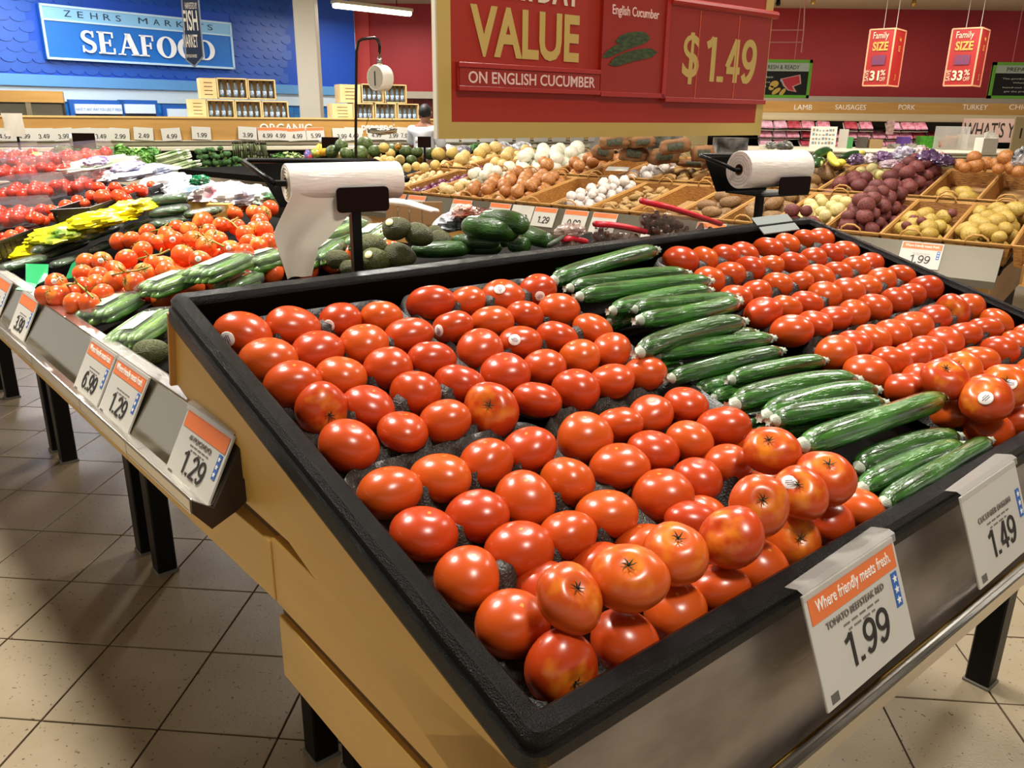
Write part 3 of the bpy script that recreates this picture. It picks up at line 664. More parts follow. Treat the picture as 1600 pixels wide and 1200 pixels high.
# ------------------------------------------------------------------ vine tomatoes
VM=[]
for i,(l,sq,d,ir) in enumerate([(.015,.9,.08,.6),(.02,.85,.1,.6),(.01,.93,.07,.5)]):
    me=tomesh(20+i,l,sq,d,ir); me.materials.clear(); me.materials.append(VTOM); VM.append(me)
CAL2=CAL.copy(); CAL2.materials[0]=mat('fresh_calyx','5E6E24',rough=.6,rnd='7A7A2C')
vt=[(1270,590,140),(1540,475,110),(1470,540,100),(1590,530,90),(1380,610,90),(1110,630,90),(1180,640,80),(1300,650,90),(1530,665,110),(1090,710,140),(1010,720,110),(1145,800,150),(1250,830,140),(1290,740,130),(1210,700,90),(1360,700,90),(1440,760,110),(1560,720,100),(1530,790,70),(640,840,130),(790,820,140),(890,770,130),(820,700,100),(740,710,90),(1030,860,120),(960,860,120),(1040,900,130),(900,910,110),(840,970,140),(710,960,120),(640,1040,120),(530,1000,120),(520,910,120),(620,930,90),(350,970,130),(360,1050,110),(470,1100,130),(560,1100,90),(440,1030,80),(600,980,90),(540,840,90),(720,890,90),(920,650,90),(1040,670,100),(930,710,90),(290,1050,50),(1480,620,80),(1590,640,80),(1640,540,110),(1690,500,90),(1650,640,120),(1620,740,90),(1680,720,90),(1625,590,90),(1330,690,80)]
stk_v={1145:0}
ck=0
VR={}
for i,(cx,cy,w) in enumerate(sorted(vt,key=lambda q:(q[1]//60,q[0]))):
    px,py=cx/4,200+cy/4; h=.062+.035*max(0,min(1,(820-abs(cy-700))/820))
    p,t=hw(px,py,MS,h); r=.5*(w/4)*t/FOC; r=min(max(r,.026),.038)
    row=cy//60; VR.setdefault(row,0); VR[row]+=1; rn=sorted({q[1]//60 for q in vt}).index(row)+1
    tomato(p,r,f'glossy vine tomato, {orn(VR[row])} from left in {orn(rn)} row from back of heap',Vector((R.uniform(-.9,.9),R.uniform(-.9,.9),R.uniform(.1,1))),(px-3,py-3) if i in (5,19,27,33,36,44) else None,i%3,group='vine tomatoes heaped on the side table',meshes=VM,calyx=(i%2==0))
# hidden support layer so the heap stands on something
k=0
for xi,x in enumerate(np.arange(.10,.80,.066)):
    for yi,y in enumerate(np.arange(.86,1.36,.066)):
        p=Vector((x+R.uniform(-.01,.01),y+R.uniform(-.01,.01),.033)); q=vis(MS@p)
        lo=.86+.28*(x<.3)*(0); 
        if not q: continue
        if q[0]<75+ (0) or (q[1]>495) : continue
        # keep to the heap's footprint in the table plane
        if y> .98+.60*x+.22 or y<1.02-.35*x+.1: continue
        k+=1; tomato(MS@p,.031,f'half-hidden lower vine tomato, {orn(xi+1)} row inward, {orn(yi+1)} along from the black bin',Vector((R.uniform(-1,1),R.uniform(-1,1),.4)),None,k%3,group='vine tomatoes heaped on the side table',meshes=VM,calyx=k%3==0)
# vine stalks
def stalk(pts,label,h=.085):
    P=[hw(200*0+x/4,200+y/4,MS,h+(.01 if i%2 else 0))[0] for i,(x,y) in enumerate(pts)]
    g=G(); g.tube(P,[.0026]*len(P),6)
    for p in P[1:-1]: g.tube([p,p+Vector((R.uniform(-.02,.02),R.uniform(-.02,.02),.015))],[.003,.002],5)
    o=g.build('vine_stalk',M_vine,None,None,True); tag(o,label,'vine')
for i,(P,l) in enumerate([([(860,820),(930,800),(1000,790),(1060,760)],'mid-left'),([(1120,680),(1200,650),(1290,690),(1400,740)],'middle'),([(420,980),(480,970),(540,1020),(580,1060)],'front'),([(700,920),(780,900),(860,890),(930,870)],'front-right'),([(940,650),(1010,630),(1090,610)],'back-left'),([(1400,560),(1450,590),(1500,640)],'back-right')]): stalk([(x,y) for x,y in P],f'thin green tomato vine stalk lying on the {l} of the vine heap',.105)
# ------------------------------------------------------------------ wrapped packs
M_film=mat('cling_film','D4DCD2',rough=.06,alpha=.10,bump=1.2,bscale=60,spec=1)
M_mini=mat('mini_cucumber_skin','3F7A26',rough=.35,var='1F4E12',vscale=14,stretch=(.2,1,1),rnd='7FAE3E',bump=.8,bscale=30,coat=.8)
M_zuc=mat('dark_cucumber_skin','153A12',rough=.25,var='24561E',vscale=16,stretch=(.15,1,1),coat=1,bump=.8,bscale=30)
MK=[cukemesh('mini_cucumber',M_mini,1,.085,b,30+i,12,.01,.45,14) for i,b in enumerate((0,.02,-.02))]
ZK=[cukemesh('zucchini',M_zuc,1,.095,b,40+i,12,.01,.3,14) for i,b in enumerate((0,.02,-.02))]
def pack(a,b,w,h,label,n=5,cat='cucumber pack',group=None,meshes=None,film=True,strip=True,frame=None,inner='mini_cucumber',layers=1,widen=1.0):
    F=frame if frame is not None else MS
    A,ta=hw(a[0],a[1],F,h);B,tb_=hw(b[0],b[1],F,h); L_=(B-A).length; W_=w*(ta+tb_)/2/FOC*widen
    M=frame_from((A+B)/2,(B-A).normalized(),F.to_3x3()@Vector((0,0,1)))
    o=empty('vegetable_pack',M,label,cat,group); ms=meshes or MK; r=W_/n/2
    for L in range(layers):
        for k in range(n):
            y=(k-(n-1)/2)*2*r*.96
            ob(inner,ms[k%3],o,Tm(R.uniform(-.01,.01),y,-.3*r+L*1.7*r)@Rm(R.uniform(-2,2),'Z')@Matrix.Diagonal((L_*.93,r*1.08/.09,r*1.08/.09,1)))
    if film:
        g=G(); nx,ny=15,12; v=[];f=[]
        hh=r*1.25+(layers-1)*r*.9; zc=(layers-1)*.85*r
        for i in range(nx):
            x=(i/(nx-1)-.5); e=1-abs(2*x)**6*.45
            for j in range(ny):
                a_=2*math.pi*j/ny; ca,sa=math.cos(a_),math.sin(a_); k=1/max(abs(ca),abs(sa))**.75
                v.append((x*L_*1.06,ca*k*W_*.53*e,zc+sa*k*hh*e*.95))
        for i in range(nx-1):
            for j in range(ny): q=(j+1)%ny; f.append((i*ny+j,(i+1)*ny+j,(i+1)*ny+q,i*ny+q))
        f.append(tuple(range(ny))); f.append(tuple((nx-1)*ny+j for j in range(ny))[::-1])
        g.add(v,f); g.build('film',M_film,o,None,True)
        if strip:
            G().box(-L_*.30,L_*.22,-W_*.20,W_*.16,zc+hh*1.0,zc+hh*1.0+.001).build('label_strip',mat('pack_label','D5E0D0',rough=.3,var='6F9E6A',vscale=30),o)
    return o
gm='film-wrapped packs of small cucumbers'
pack((140,505),(205,468),44,.05,'film pack of small cucumbers at the front rail beside the vine tomatoes',5,group=gm,widen=1.5,layers=2)
pack((185,545),(258,492),44,.055,'film pack of small cucumbers touching the wooden side of the black bin',5,group=gm,widen=1.5,layers=2)
pack((225,462),(300,432),40,.07,'film pack of small cucumbers lying behind the two at the rail',5,group=gm,widen=1.5,layers=2)
pack((305,440),(385,405),42,.085,'topmost film pack of small cucumbers, right below the vine tomatoes',5,group=gm,widen=1.5,layers=2)
pack((385,420),(440,402),36,.06,'film pack of small cucumbers partly behind the hanging bag',4,group=gm,widen=1.5,layers=2)
pack((490,380),(570,352),36,.07,'film pack of small cucumbers just right of the first bag roll\'s post, at the back',4,group=gm,widen=1.5,layers=2)
pack((480,415),(525,385),34,.05,'film pack of small cucumbers left of the bag roll\'s post',4,group=gm,widen=1.5,layers=2)
pack((560,390),(600,362),36,.06,'film pack of small cucumbers leaning against the avocados',4,group=gm,widen=1.5,layers=2)
pack((345,462),(400,436),34,.03,'film pack of small cucumbers low down behind the black bin corner',4,group=gm,widen=1.5,layers=2)
# ------------------------------------------------------------------ avocados
M_avo=mat('avocado_skin','5E6428',rough=.45,var='34360F',vscale=6,rnd='4A481C',bump=1.0,bscale=12,spec=.5)
AV=[blobmesh('avocado',M_avo,i,(1.18,.92,.92),.03,1.2,20,14,-.16) for i in range(3)]
M_nub=mat('avocado_stem','9A7A4A',rough=.8)
nub=G().lathe([(0.0,0),(.12,0),(.14,.04),(.08,.07),(0,.07)],8).mesh('stem_button',M_nub,True)
def avocado(px,py,w,h,label,ang=None,stk=None,frame=None,group='avocados behind the black bin'):
    F=MS if frame is None else frame; p,t=hw(px,py,F,h); r=.5*w*t/FOC*.95
    a=ang if ang is not None else R.uniform(0,6.28)
    M=frame_from(p,CR*math.cos(a)+CU*math.sin(a)*.8+fwd*R.uniform(-.4,.4),Vector((R.uniform(-.3,.3),R.uniform(-.3,.3),1)),r)
    o=ob('avocado',AV[R.randrange(3)]); o.matrix_world=M; tag(o,label,'avocado',group)
    ob('stem_button',nub,o,Tm(-1.3,0,0)@Rm(-90,'Y'))
    if stk:
        D=-fwd; loc=(M.inverted().to_3x3()@(D+CU*.35-CR*.5)).normalized(); ok,hp,hn,_=o.ray_cast(loc*3,-loc)
        if ok: s_=ob('sticker',STK,o,frame_from(hp+hn*.01,Vector((1,.2,0)),hn,1.15)); s_.data=STK.copy(); s_.data.materials[0]=mat('yellow_sticker','E8DFA8',rough=.4)
    return o
for i,(px,py,w,h,st,lb) in enumerate([(620,357,42,.125,1,'round green avocado with yellow sticker on top of the pile'),(655,367,42,.10,0,'dark pebbly avocado right of the stickered topmost one'),(582,385,44,.075,0,'brown-green avocado below the topmost one, right of the post'),(588,407,44,.05,1,'lying avocado with sticker touching the bin rim'),(625,400,46,.05,0,'dark avocado next to the small cucumbers at the rim'),(682,364,26,.07,0,'avocado half hidden behind the dark pebbly one'),(690,376,36,.06,0,'lighter avocado just above the field cucumbers'),(528,405,34,.06,0,'dark avocado left of the bag roll post'),(534,392,30,.05,0,'purplish avocado behind the one left of the post'),(545,418,28,.04,0,'small avocado at the foot of the bag roll post'),(236,551,50,.045,0,'bright green avocado at the front rail by the bin side'),(243,522,34,.035,0,'dark avocado wedged behind the one at the front rail')]):
    avocado(px,py,w,h,lb,stk=st,ang=[.9,.3,.4,.1,.2,.1,.05,.3,0,0,.6,.2][i])
# field cucumbers
FKm=mat('field_cucumber_skin','1E3C12',rough=.34,var='315E1E',vscale=9,stretch=(.3,1,1),coat=.5,bump=.5,bscale=60)
FK=[cukemesh('field_cucumber',FKm,1,.12,b,60+i,16,.008,.30,18) for i,b in enumerate((0,.03,-.03))]
for a,b,w,h,mi,l in [((640,392),(736,388),24,.045,0,'long dark field cucumber lying along the bin rim'),((712,386),(785,387),22,.04,1,'field cucumber right of the one lying along the rim'),((706,375),(780,380),20,.06,2,'slim field cucumber behind the two at the rim'),((724,352),(810,362),36,.10,0,'fat dark field cucumber on top of the pile'),((750,343),(826,352),34,.115,1,'topmost field cucumber with a pale green flank'),((795,382),(828,384),24,.05,0,'field cucumber under the fat pair'),((815,362),(860,378),26,.06,2,'rightmost field cucumber by the bin rim'),((735,372),(800,375),24,.05,0,'field cucumber hidden under the fat pair')]:
    cuke_at(a,b,w,h,mi,l,'cucumber','field cucumbers behind the black bin','field_cucumber',tips=(0,0),meshes=FK,refr=.12,frame=MS)
# curved pod beside them
g=G(); P=[hw(x,y,MS,.09)[0] for x,y in ((858,384),(868,378),(884,367))]; g.tube(P,[.006,.007,.002],8); tag(g.build('dark_stem',mat('pod','3A4230',rough=.5),None,None,True),'dark curved stem sticking up beside the rightmost field cucumber','stem')
# ------------------------------------------------------------------ crumpled bags
def bag(px,py,w,hpx,h,label,col,var,alpha=1,name='produce_bag',frame=None,seed=0,cat='bag',vscale=12,rough=.25,flat=.5,group=None):
    F=MS if frame is None else frame; p,t=hw(px,py,F,h); rx=.5*w*t/FOC; rz=.5*hpx*t/FOC
    def fn(th_,ph):
        d=Vector((math.sin(th_)*math.cos(ph),math.sin(th_)*math.sin(ph),math.cos(th_)))
        r=1+.30*noise.noise(d*2.4+Vector((seed*3.1,0,seed)))+.34*(.35-abs(noise.noise(d*4.5+Vector((0,seed,0)))))
        return (d.x*r*rx,d.y*r*rx*.8,d.z*r*max(rz,.02)*(1 if d.z>0 else flat))
    g=G(); g.add(*sphere_pts(36,22,fn)); m=mat(f'bag_{col}_{var}',col,rough=rough,var=var,vscale=vscale,alpha=alpha,bump=1.2,bscale=26,spec=.8)
    M=frame_from(p,Vector((CR.x,CR.y,0)).normalized(),F.to_3x3()@Vector((0,0,1)))
    return tag(g.build(name,m,None,M,True,28),label,cat,group)
bag(52,394,86,26,.06,'yellow printed bag at the left frame edge behind the wrapped zucchini','F4E61E','E8D800',seed=1)
bag(98,368,110,32,.10,'yellow bag of greens left of the yellow bag in the middle','F2E420','4E7A28',seed=2,vscale=9)
bag(160,344,100,28,.13,'crumpled yellow bag in the middle of the zucchini packs','F6EA1A','EADB10',seed=3)
bag(208,326,76,26,.145,'yellow bag with scribbled print beside the black basket','F6EA1A','B8B020',seed=4)
bag(16,400,50,20,.05,'yellow bag cut by the left edge of the photo','F4E61E','7A8A20',seed=5)
# wrapped zucchini packs
gz='film-wrapped zucchini stacks beside the vine tomatoes'
for a,b,w,h,l in [((55,392),(130,362),22,.085,'zucchini pack, top of the left stack'),((130,372),(187,350),22,.095,'zucchini pack, top of the middle stack'),((62,402),(135,376),20,.06,'zucchini pack under the top of the left stack'),((192,360),(245,344),22,.09,'zucchini pack, left of the vine tomatoes near the yellow bags'),((0,420),(70,402),24,.06,'zucchini pack at the frame\'s left edge above the rail'),((82,415),(135,397),20,.04,'bottom zucchini pack of the left stack'),((232,314),(296,306),24,.16,'topmost zucchini pack of the right stack'),((228,334),(296,324),24,.13,'second zucchini pack of the right stack'),((236,352),(292,340),22,.10,'bottom zucchini pack of the right stack'),((290,335),(350,326),20,.12,'zucchini pack behind the vine tomatoes'),((140,392),(178,376),20,.05,'low zucchini pack between left stack and tomatoes')]:
    pack(a,b,w,h,l+', dark green under film',2,'zucchini pack',gz,ZK,True,False,inner='zucchini')
# green ribbon strip
g=G(); P=[hw(x,y,MS,h)[0] for x,y,h in ((40,412,.06),(76,413,.06),(74,436,.05),(58,444,.05),(50,456,.07),(24,452,.075),(40,440,.05))]
g.add([tuple(p) for p in P]+[tuple(p+Vector((0,0,-.002))) for p in P],[(0,1,2,3,6),(6,3,4,5),(13,10,9,8,7),(12,11,10,13)]); tag(g.build('ribbon',mat('green_plastic_sheet','149A5C',rough=.3,spec=.7),None,None),'bright green plastic strip hanging over the left rail','plastic strip')
g=G(); P=[hw(x,y,MS,h)[0] for x,y,h in ((112,412,.06),(124,403,.08),(122,432,.05),(102,436,.03))]
g.add([tuple(p) for p in P]+[tuple(p+Vector((0,0,-.002))) for p in P],[(0,3,2,1),(4,5,6,7)]); tag(g.build('ribbon',MATS['green_plastic_sheet'],None,None),'small green plastic sheet between zucchini and vine tomatoes','plastic strip')
# ------------------------------------------------------------------ black baskets of tomatoes
M_bask=mat('black_basket_plastic','1E1712',rough=.4,bump=.3,bscale=60)
def basket_at(ax,ay,bx,by,W_,h,label,hz=.07):
    A,ta=hw(ax,ay,MS,h); B,tb_=hw(bx,by,MS,h); L_=(B-A).length; up=MS.to_3x3()@Vector((0,0,1)); F=frame_x((A+B)/2,B-A,up); M=F@Tm(0,W_/2,0)
    o=empty('black_basket',M,label,'basket'); g=G()
    th=.004
    for (x0,x1,y0,y1) in ((-L_/2,L_/2,-W_/2,-W_/2+th),(-L_/2,L_/2,W_/2-th,W_/2),(-L_/2,-L_/2+th,-W_/2,W_/2),(L_/2-th,L_/2,-W_/2,W_/2)):
        for k in range(4): g.box(x0,x1,y0,y1,-hz+k*hz/4,-hz+k*hz/4+hz/4.4)
    n=9
    for k in range(n+1):
        x=-L_/2+L_*k/n; g.box(x-.004,x+.004,-W_/2-.001,-W_/2+th,-hz,0); g.box(x-.004,x+.004,W_/2-th,W_/2+.001,-hz,0)
    g.build('wall',M_bask,o)
    G().box(-L_/2,L_/2,-W_/2,W_/2,-hz-.003,-hz).build('bottom',M_bask,o)
    g=G()
    for (x0,x1,y0,y1) in ((-L_/2-.006,L_/2+.006,-W_/2-.006,-W_/2+.004),(-L_/2-.006,L_/2+.006,W_/2-.004,W_/2+.006),(-L_/2-.006,-L_/2+.004,-W_/2,W_/2),(L_/2-.004,L_/2+.006,-W_/2,W_/2)): g.box(x0,x1,y0,y1,-.004,.004)
    g.build('rim',M_bask,o); return o,M
basket_at(140,326,260,286,.14,.165,'black plastic basket of red tomatoes in front of the white bags',.07)
basket_at(-12,383,64,354,.13,.115,'black plastic basket of red tomatoes cut by the left frame edge',.06)
rt_=[(154,293,19,.20),(180,293,19,.20),(142,305,16,.19),(160,308,26,.185),(185,307,24,.185),(168,300,18,.18),(200,300,20,.18),(210,293,16,.18),(220,298,22,.18),(236,289,14,.18),(197,311,18,.175),(133,318,16,.17),(122,314,20,.17),(104,322,22,.17),(92,330,16,.16),(80,328,18,.16),(60,342,20,.15),(48,341,14,.15),(68,345,18,.14),(96,338,18,.14),(112,331,18,.15),(128,323,20,.16),(84,340,16,.14),(54,337,14,.15),(18,369,22,.12),(32,361,16,.12),(40,364,14,.12),(4,370,14,.12),(8,378,16,.11),(28,371,14,.11)]
RM_=[]
for i in range(2):
    me=tomesh(30+i,.01,.92,.06,.5); me.materials.clear(); me.materials.append(mat('plain_tomato_skin','DC3318',rough=.22,rnd='E85A30',coat=.2)); RM_.append(me)
for i,(px,py,w,h) in enumerate(rt_):
    p,t=hw(px,py,MS,h-.012); tomato(p,.5*w*t/FOC,f'small red tomato at the black baskets, {["rear basket","middle heap","left basket"][0 if i<11 else (1 if i<24 else 2)]}, {orn((i if i<11 else (i-11 if i<24 else i-24))+1)} listed from top right',None,None,i%2,group='tomatoes in the black baskets',meshes=RM_)
# ------------------------------------------------------------------ clamshells of cherry tomatoes
M_shell=mat('clear_clamshell','D8CCCA',rough=.07,alpha=.12,spec=1,bump=.4,bscale=30)
def clam(px,py,L_,W_,h,ang,label,n=(5,2),hz=.075):
    p,t=hw(px,py,MS,h); M=Matrix.Translation(p)@MS.to_3x3().to_4x4()@Rm(ang,'Z')
    o=empty('clamshell_box',M,label,'plastic box','clear boxes of cherry tomatoes'); g=G()
    s_=.9; v=[(-L_/2*s_,-W_/2*s_,0),(L_/2*s_,-W_/2*s_,0),(L_/2*s_,W_/2*s_,0),(-L_/2*s_,W_/2*s_,0),(-L_/2,-W_/2,hz*.6),(L_/2,-W_/2,hz*.6),(L_/2,W_/2,hz*.6),(-L_/2,W_/2,hz*.6)]
    g.add(v,[(0,3,2,1),(0,1,5,4),(1,2,6,5),(2,3,7,6),(3,0,4,7)]); g.build('base',M_shell,o)
    g=G(); v=[(x,y,hz*.62) for x,y in ((-L_/2,-W_/2),(L_/2,-W_/2),(L_/2,W_/2),(-L_/2,W_/2))]+[(x*.94,y*.92,hz) for x,y in ((-L_/2,-W_/2),(L_/2,-W_/2),(L_/2,W_/2),(-L_/2,W_/2))]
    g.add(v,[(4,5,6,7),(0,1,5,4),(1,2,6,5),(2,3,7,6),(3,0,4,7)]); g.box(-L_/2-.006,L_/2+.006,-W_/2-.006,-W_/2,hz*.58,hz*.64); g.box(-L_/2-.006,-L_/2,-W_/2,W_/2,hz*.58,hz*.64); g.build('lid',M_shell,o)
    return o,M
CT=[]
for i in range(2):
    me=tomesh(50+i,.0,.97,.02,.3); me2=G(); 
    def fn(t,p): return (math.sin(t)*math.cos(p),math.sin(t)*math.sin(p),math.cos(t)*.95)
    me2.add(*sphere_pts(12,8,fn)); CT.append(me2.mesh('cherry_tomato',CTOM,True))
cl=[(118,296,'front-right box'),(45,305,'box left of the front-right one'),(20,345,'lowest box at the left edge'),(100,268,'second-tier right box'),(170,275,'box touching the black basket'),(25,275,'middle box at the left edge'),(65,255,'rear box under the bags'),(15,250,'rear box at the left edge'),(125,250,'rearmost right box')]
cn=0
for i,(px,py,lb) in enumerate(cl):
    h=[.12,.14,.10,.17,.14,.18,.20,.2,.2][i]
    o,M=clam(px,py+8,.26,.15,h,-62 if i%3 else -68,f'clear lidded box of cherry tomatoes, {lb}',hz=.085)
    for a in range(5):
        for b in range(3):
            p=M@Vector((-.100+.050*a+R.uniform(-.004,.004),-.050+.050*b,.028 if (a+b)%2 else .038)); cn+=1
            c_=ob('cherry_tomato',CT[cn%2]); c_.matrix_world=Matrix.Translation(p)@Matrix.Diagonal((.0235,.0235,.0235,1))
            tag(c_,f'cherry tomato, {orn(a+1)} along, row {["one","two","three"][b]}, {lb}','cherry tomato','cherry tomatoes in the clear boxes')
gw='white printed bags behind the black basket'
for i,(px,py,w,hp,h,col,var,l) in enumerate([(150,258,120,22,.20,'E8ECE6','A8C090','long white bag with green print behind the clear boxes'),(215,272,110,26,.17,'F0F0F2','BFC8E0','white bag right of the long green-printed one'),(265,290,86,34,.15,'F2F2F2','D8D8E0','white bag behind the rim of the black basket'),(300,303,90,38,.13,'F0F0EE','8FB8DC','white and light blue bag above the right zucchini stack'),(338,306,90,40,.12,'F3EDEE','D88A9A','white bag with red lettering in front of the tray'),(378,310,84,38,.11,'F1F1EF','8A90A8','white bag with dark print right of the red-lettered one'),(312,284,30,14,.18,'0E7A4C','0A5A38','dark green knotted bag on top of the white bags'),(150,254,36,12,.23,'6A3E9A','E6E0F0','white and purple bag corner at the back'),(58,246,22,14,.24,'F0E41E','E8E8D0','yellow corner of a bag at the rear'),(420,312,60,34,.10,'EEF0EA','3A7A4A','white and green bag behind the roll stand'),(20,246,36,24,.22,'C9D2D6','B04A40','clear bag of tomatoes at the left edge, rear'),(200,262,50,14,.2,'6A3E9A','EEEAF4','purple-printed bag corner behind the white bags')]):
    bag(px,py,w,hp,h,l,col,var,seed=20+i,group=gw)
# wooden crate strips under the white bags
for i,(x,y,l) in enumerate([(315,323,'left'),(345,328,'right')]):
    p,t=hw(x,y,MS,.10); o=G().box(-.05,.05,-.01,.01,-.02,.02).build('crate_board',M_wood,None,Matrix.Translation(p)@MS.to_3x3().to_4x4()@Rm(-70,'Z')); tag(o,f'short yellow crate board under the white bags, {l} one','crate')
for i,(x0,x1) in enumerate(((603,622),(622,640),(640,660),(660,692))):
    a_,t_=hw(x0,352,MI,1.02); b_,t2=hw(x1,352,MI,1.02); hh_=36*t_/FOC; M=frame_x(a_,b_-a_,Vector((0,0,1))); L_=(b_-a_).length
    tag(G().box(.001,L_-.001,0,.015,0,hh_,b=.002).build('crate_board',mat('brown_crate_wood','7A5A34',rough=.7,var='5E4426',vscale=6,stretch=(1,1,.2)),None,M),f'brown upright crate board behind the avocados, {orn(i+1)} from the left','crate')
P=[hw(x,y,MI,1.17)[0] for x,y in ((606,314),(640,318),(680,330))]; g=G(); g.tube(P,[.022,.02,.016],10,squash=.6); tag(g.build('white_tube',mat('white_plastic','E6E2DA',rough=.35),None,None,True),'long white plastic tube lying behind the avocados right of the bag roll','tube')
for i,(a,b) in enumerate((((500,352),(520,346)),((478,372),(520,350)))):
    P=[hw(*a,MS,.12)[0],hw(*b,MS,.12)[0]]; 
rb_=[(508,350,30,.11,'red pepper-like tomato right of the hanging bag, upper'),(486,372,20,.09,'red tomato right of the hanging bag, lower')]
for i,(px,py,w,h,l) in enumerate(rb_): p,t=hw(px,py,MS,h); tomato(p,.5*w*t/FOC,l,None,None,i%3,group='vine tomatoes right of the hanging bag',meshes=VM)
# foil and dark fruit behind the avocados
bag(712,350,64,34,.07,'silver crinkled foil pack behind the avocados','C9CCD2','5E6672',seed=41,rough=.15)
bag(745,340,60,26,.09,'dark glossy bag of dried fruit behind the fat field cucumbers','1E1512','7A3A2A',seed=42)
bag(725,332,40,16,.11,'clear bag with orange-red contents behind the foil pack','D9CFC6','C85A3A',alpha=.8,seed=43)
bag(890,362,46,22,.07,'clear pack with pinkish contents left of the red-edged bags','DCC9BE','B08A7A',alpha=.8,seed=44)
# red-zip bags
M_dates=mat('dried_dates','4A2A1E',rough=.5,var='7A4A30',vscale=40)
M_zip=mat('red_zip_edge','E02838',rough=.35)
for i,(x0,y0,x1,y1,dd,l) in enumerate([(1003,314,1125,350,34,'clear bag of dark dates with red zip edge, the larger one'),(930,350,1008,362,26,'clear red-edged zip bag, the smaller one left of the dates'),(880,374,915,378,14,'flat bag whose red edge shows at the bin rim, leftmost')]):
    A,_=hw(x0,y0,MI,1.03,1); B,_=hw(x1,y1,MI,1.03,1); t=(A-CP).dot(fwd); L_=(B-A).length
    M=frame_x(A,(B-A),Vector((0,0,1))); o=empty('zip_bag',M,l,'bag','red-edged zip bags'); hz=dd*t/FOC*1.5
    g=G(); g.tube([(0,0,0),(L_*.3,0,.004),(L_*.6,0,.004),(L_,0,0)],[.011]*4,8,squash=.7); g.build('zip_edge',M_zip,o,None,True)
    def fn(th_,ph): 
        d=Vector((math.sin(th_)*math.cos(ph),math.sin(th_)*math.sin(ph),math.cos(th_))); r=1+.08*noise.noise(d*4)
        return (L_/2+d.x*L_*.46*r,d.y*.035*r+.01,-hz/2+d.z*hz*.5*r)
    g=G(); g.add(*sphere_pts(20,12,fn)); g.build('film',mat('zip_film','8E7E76',rough=.08,alpha=.28,spec=1,bump=.8,bscale=30),o,None,True)
    g=G()
    for k in range(80 if i==0 else (50 if i==1 else 10)):
        c_=Vector((L_*R.uniform(.12,.88),R.uniform(-.012,.02),-hz*R.uniform(.25,.9))); g.add(*sphere_pts(7,5,lambda a,b:(math.sin(a)*math.cos(b)*.012,math.sin(a)*math.sin(b)*.008,math.cos(a)*.008)),Matrix.Translation(c_)@Rm(R.uniform(0,90),'Y'))
    q=g.build('dates',M_dates,o,None,True); q['kind']='stuff'
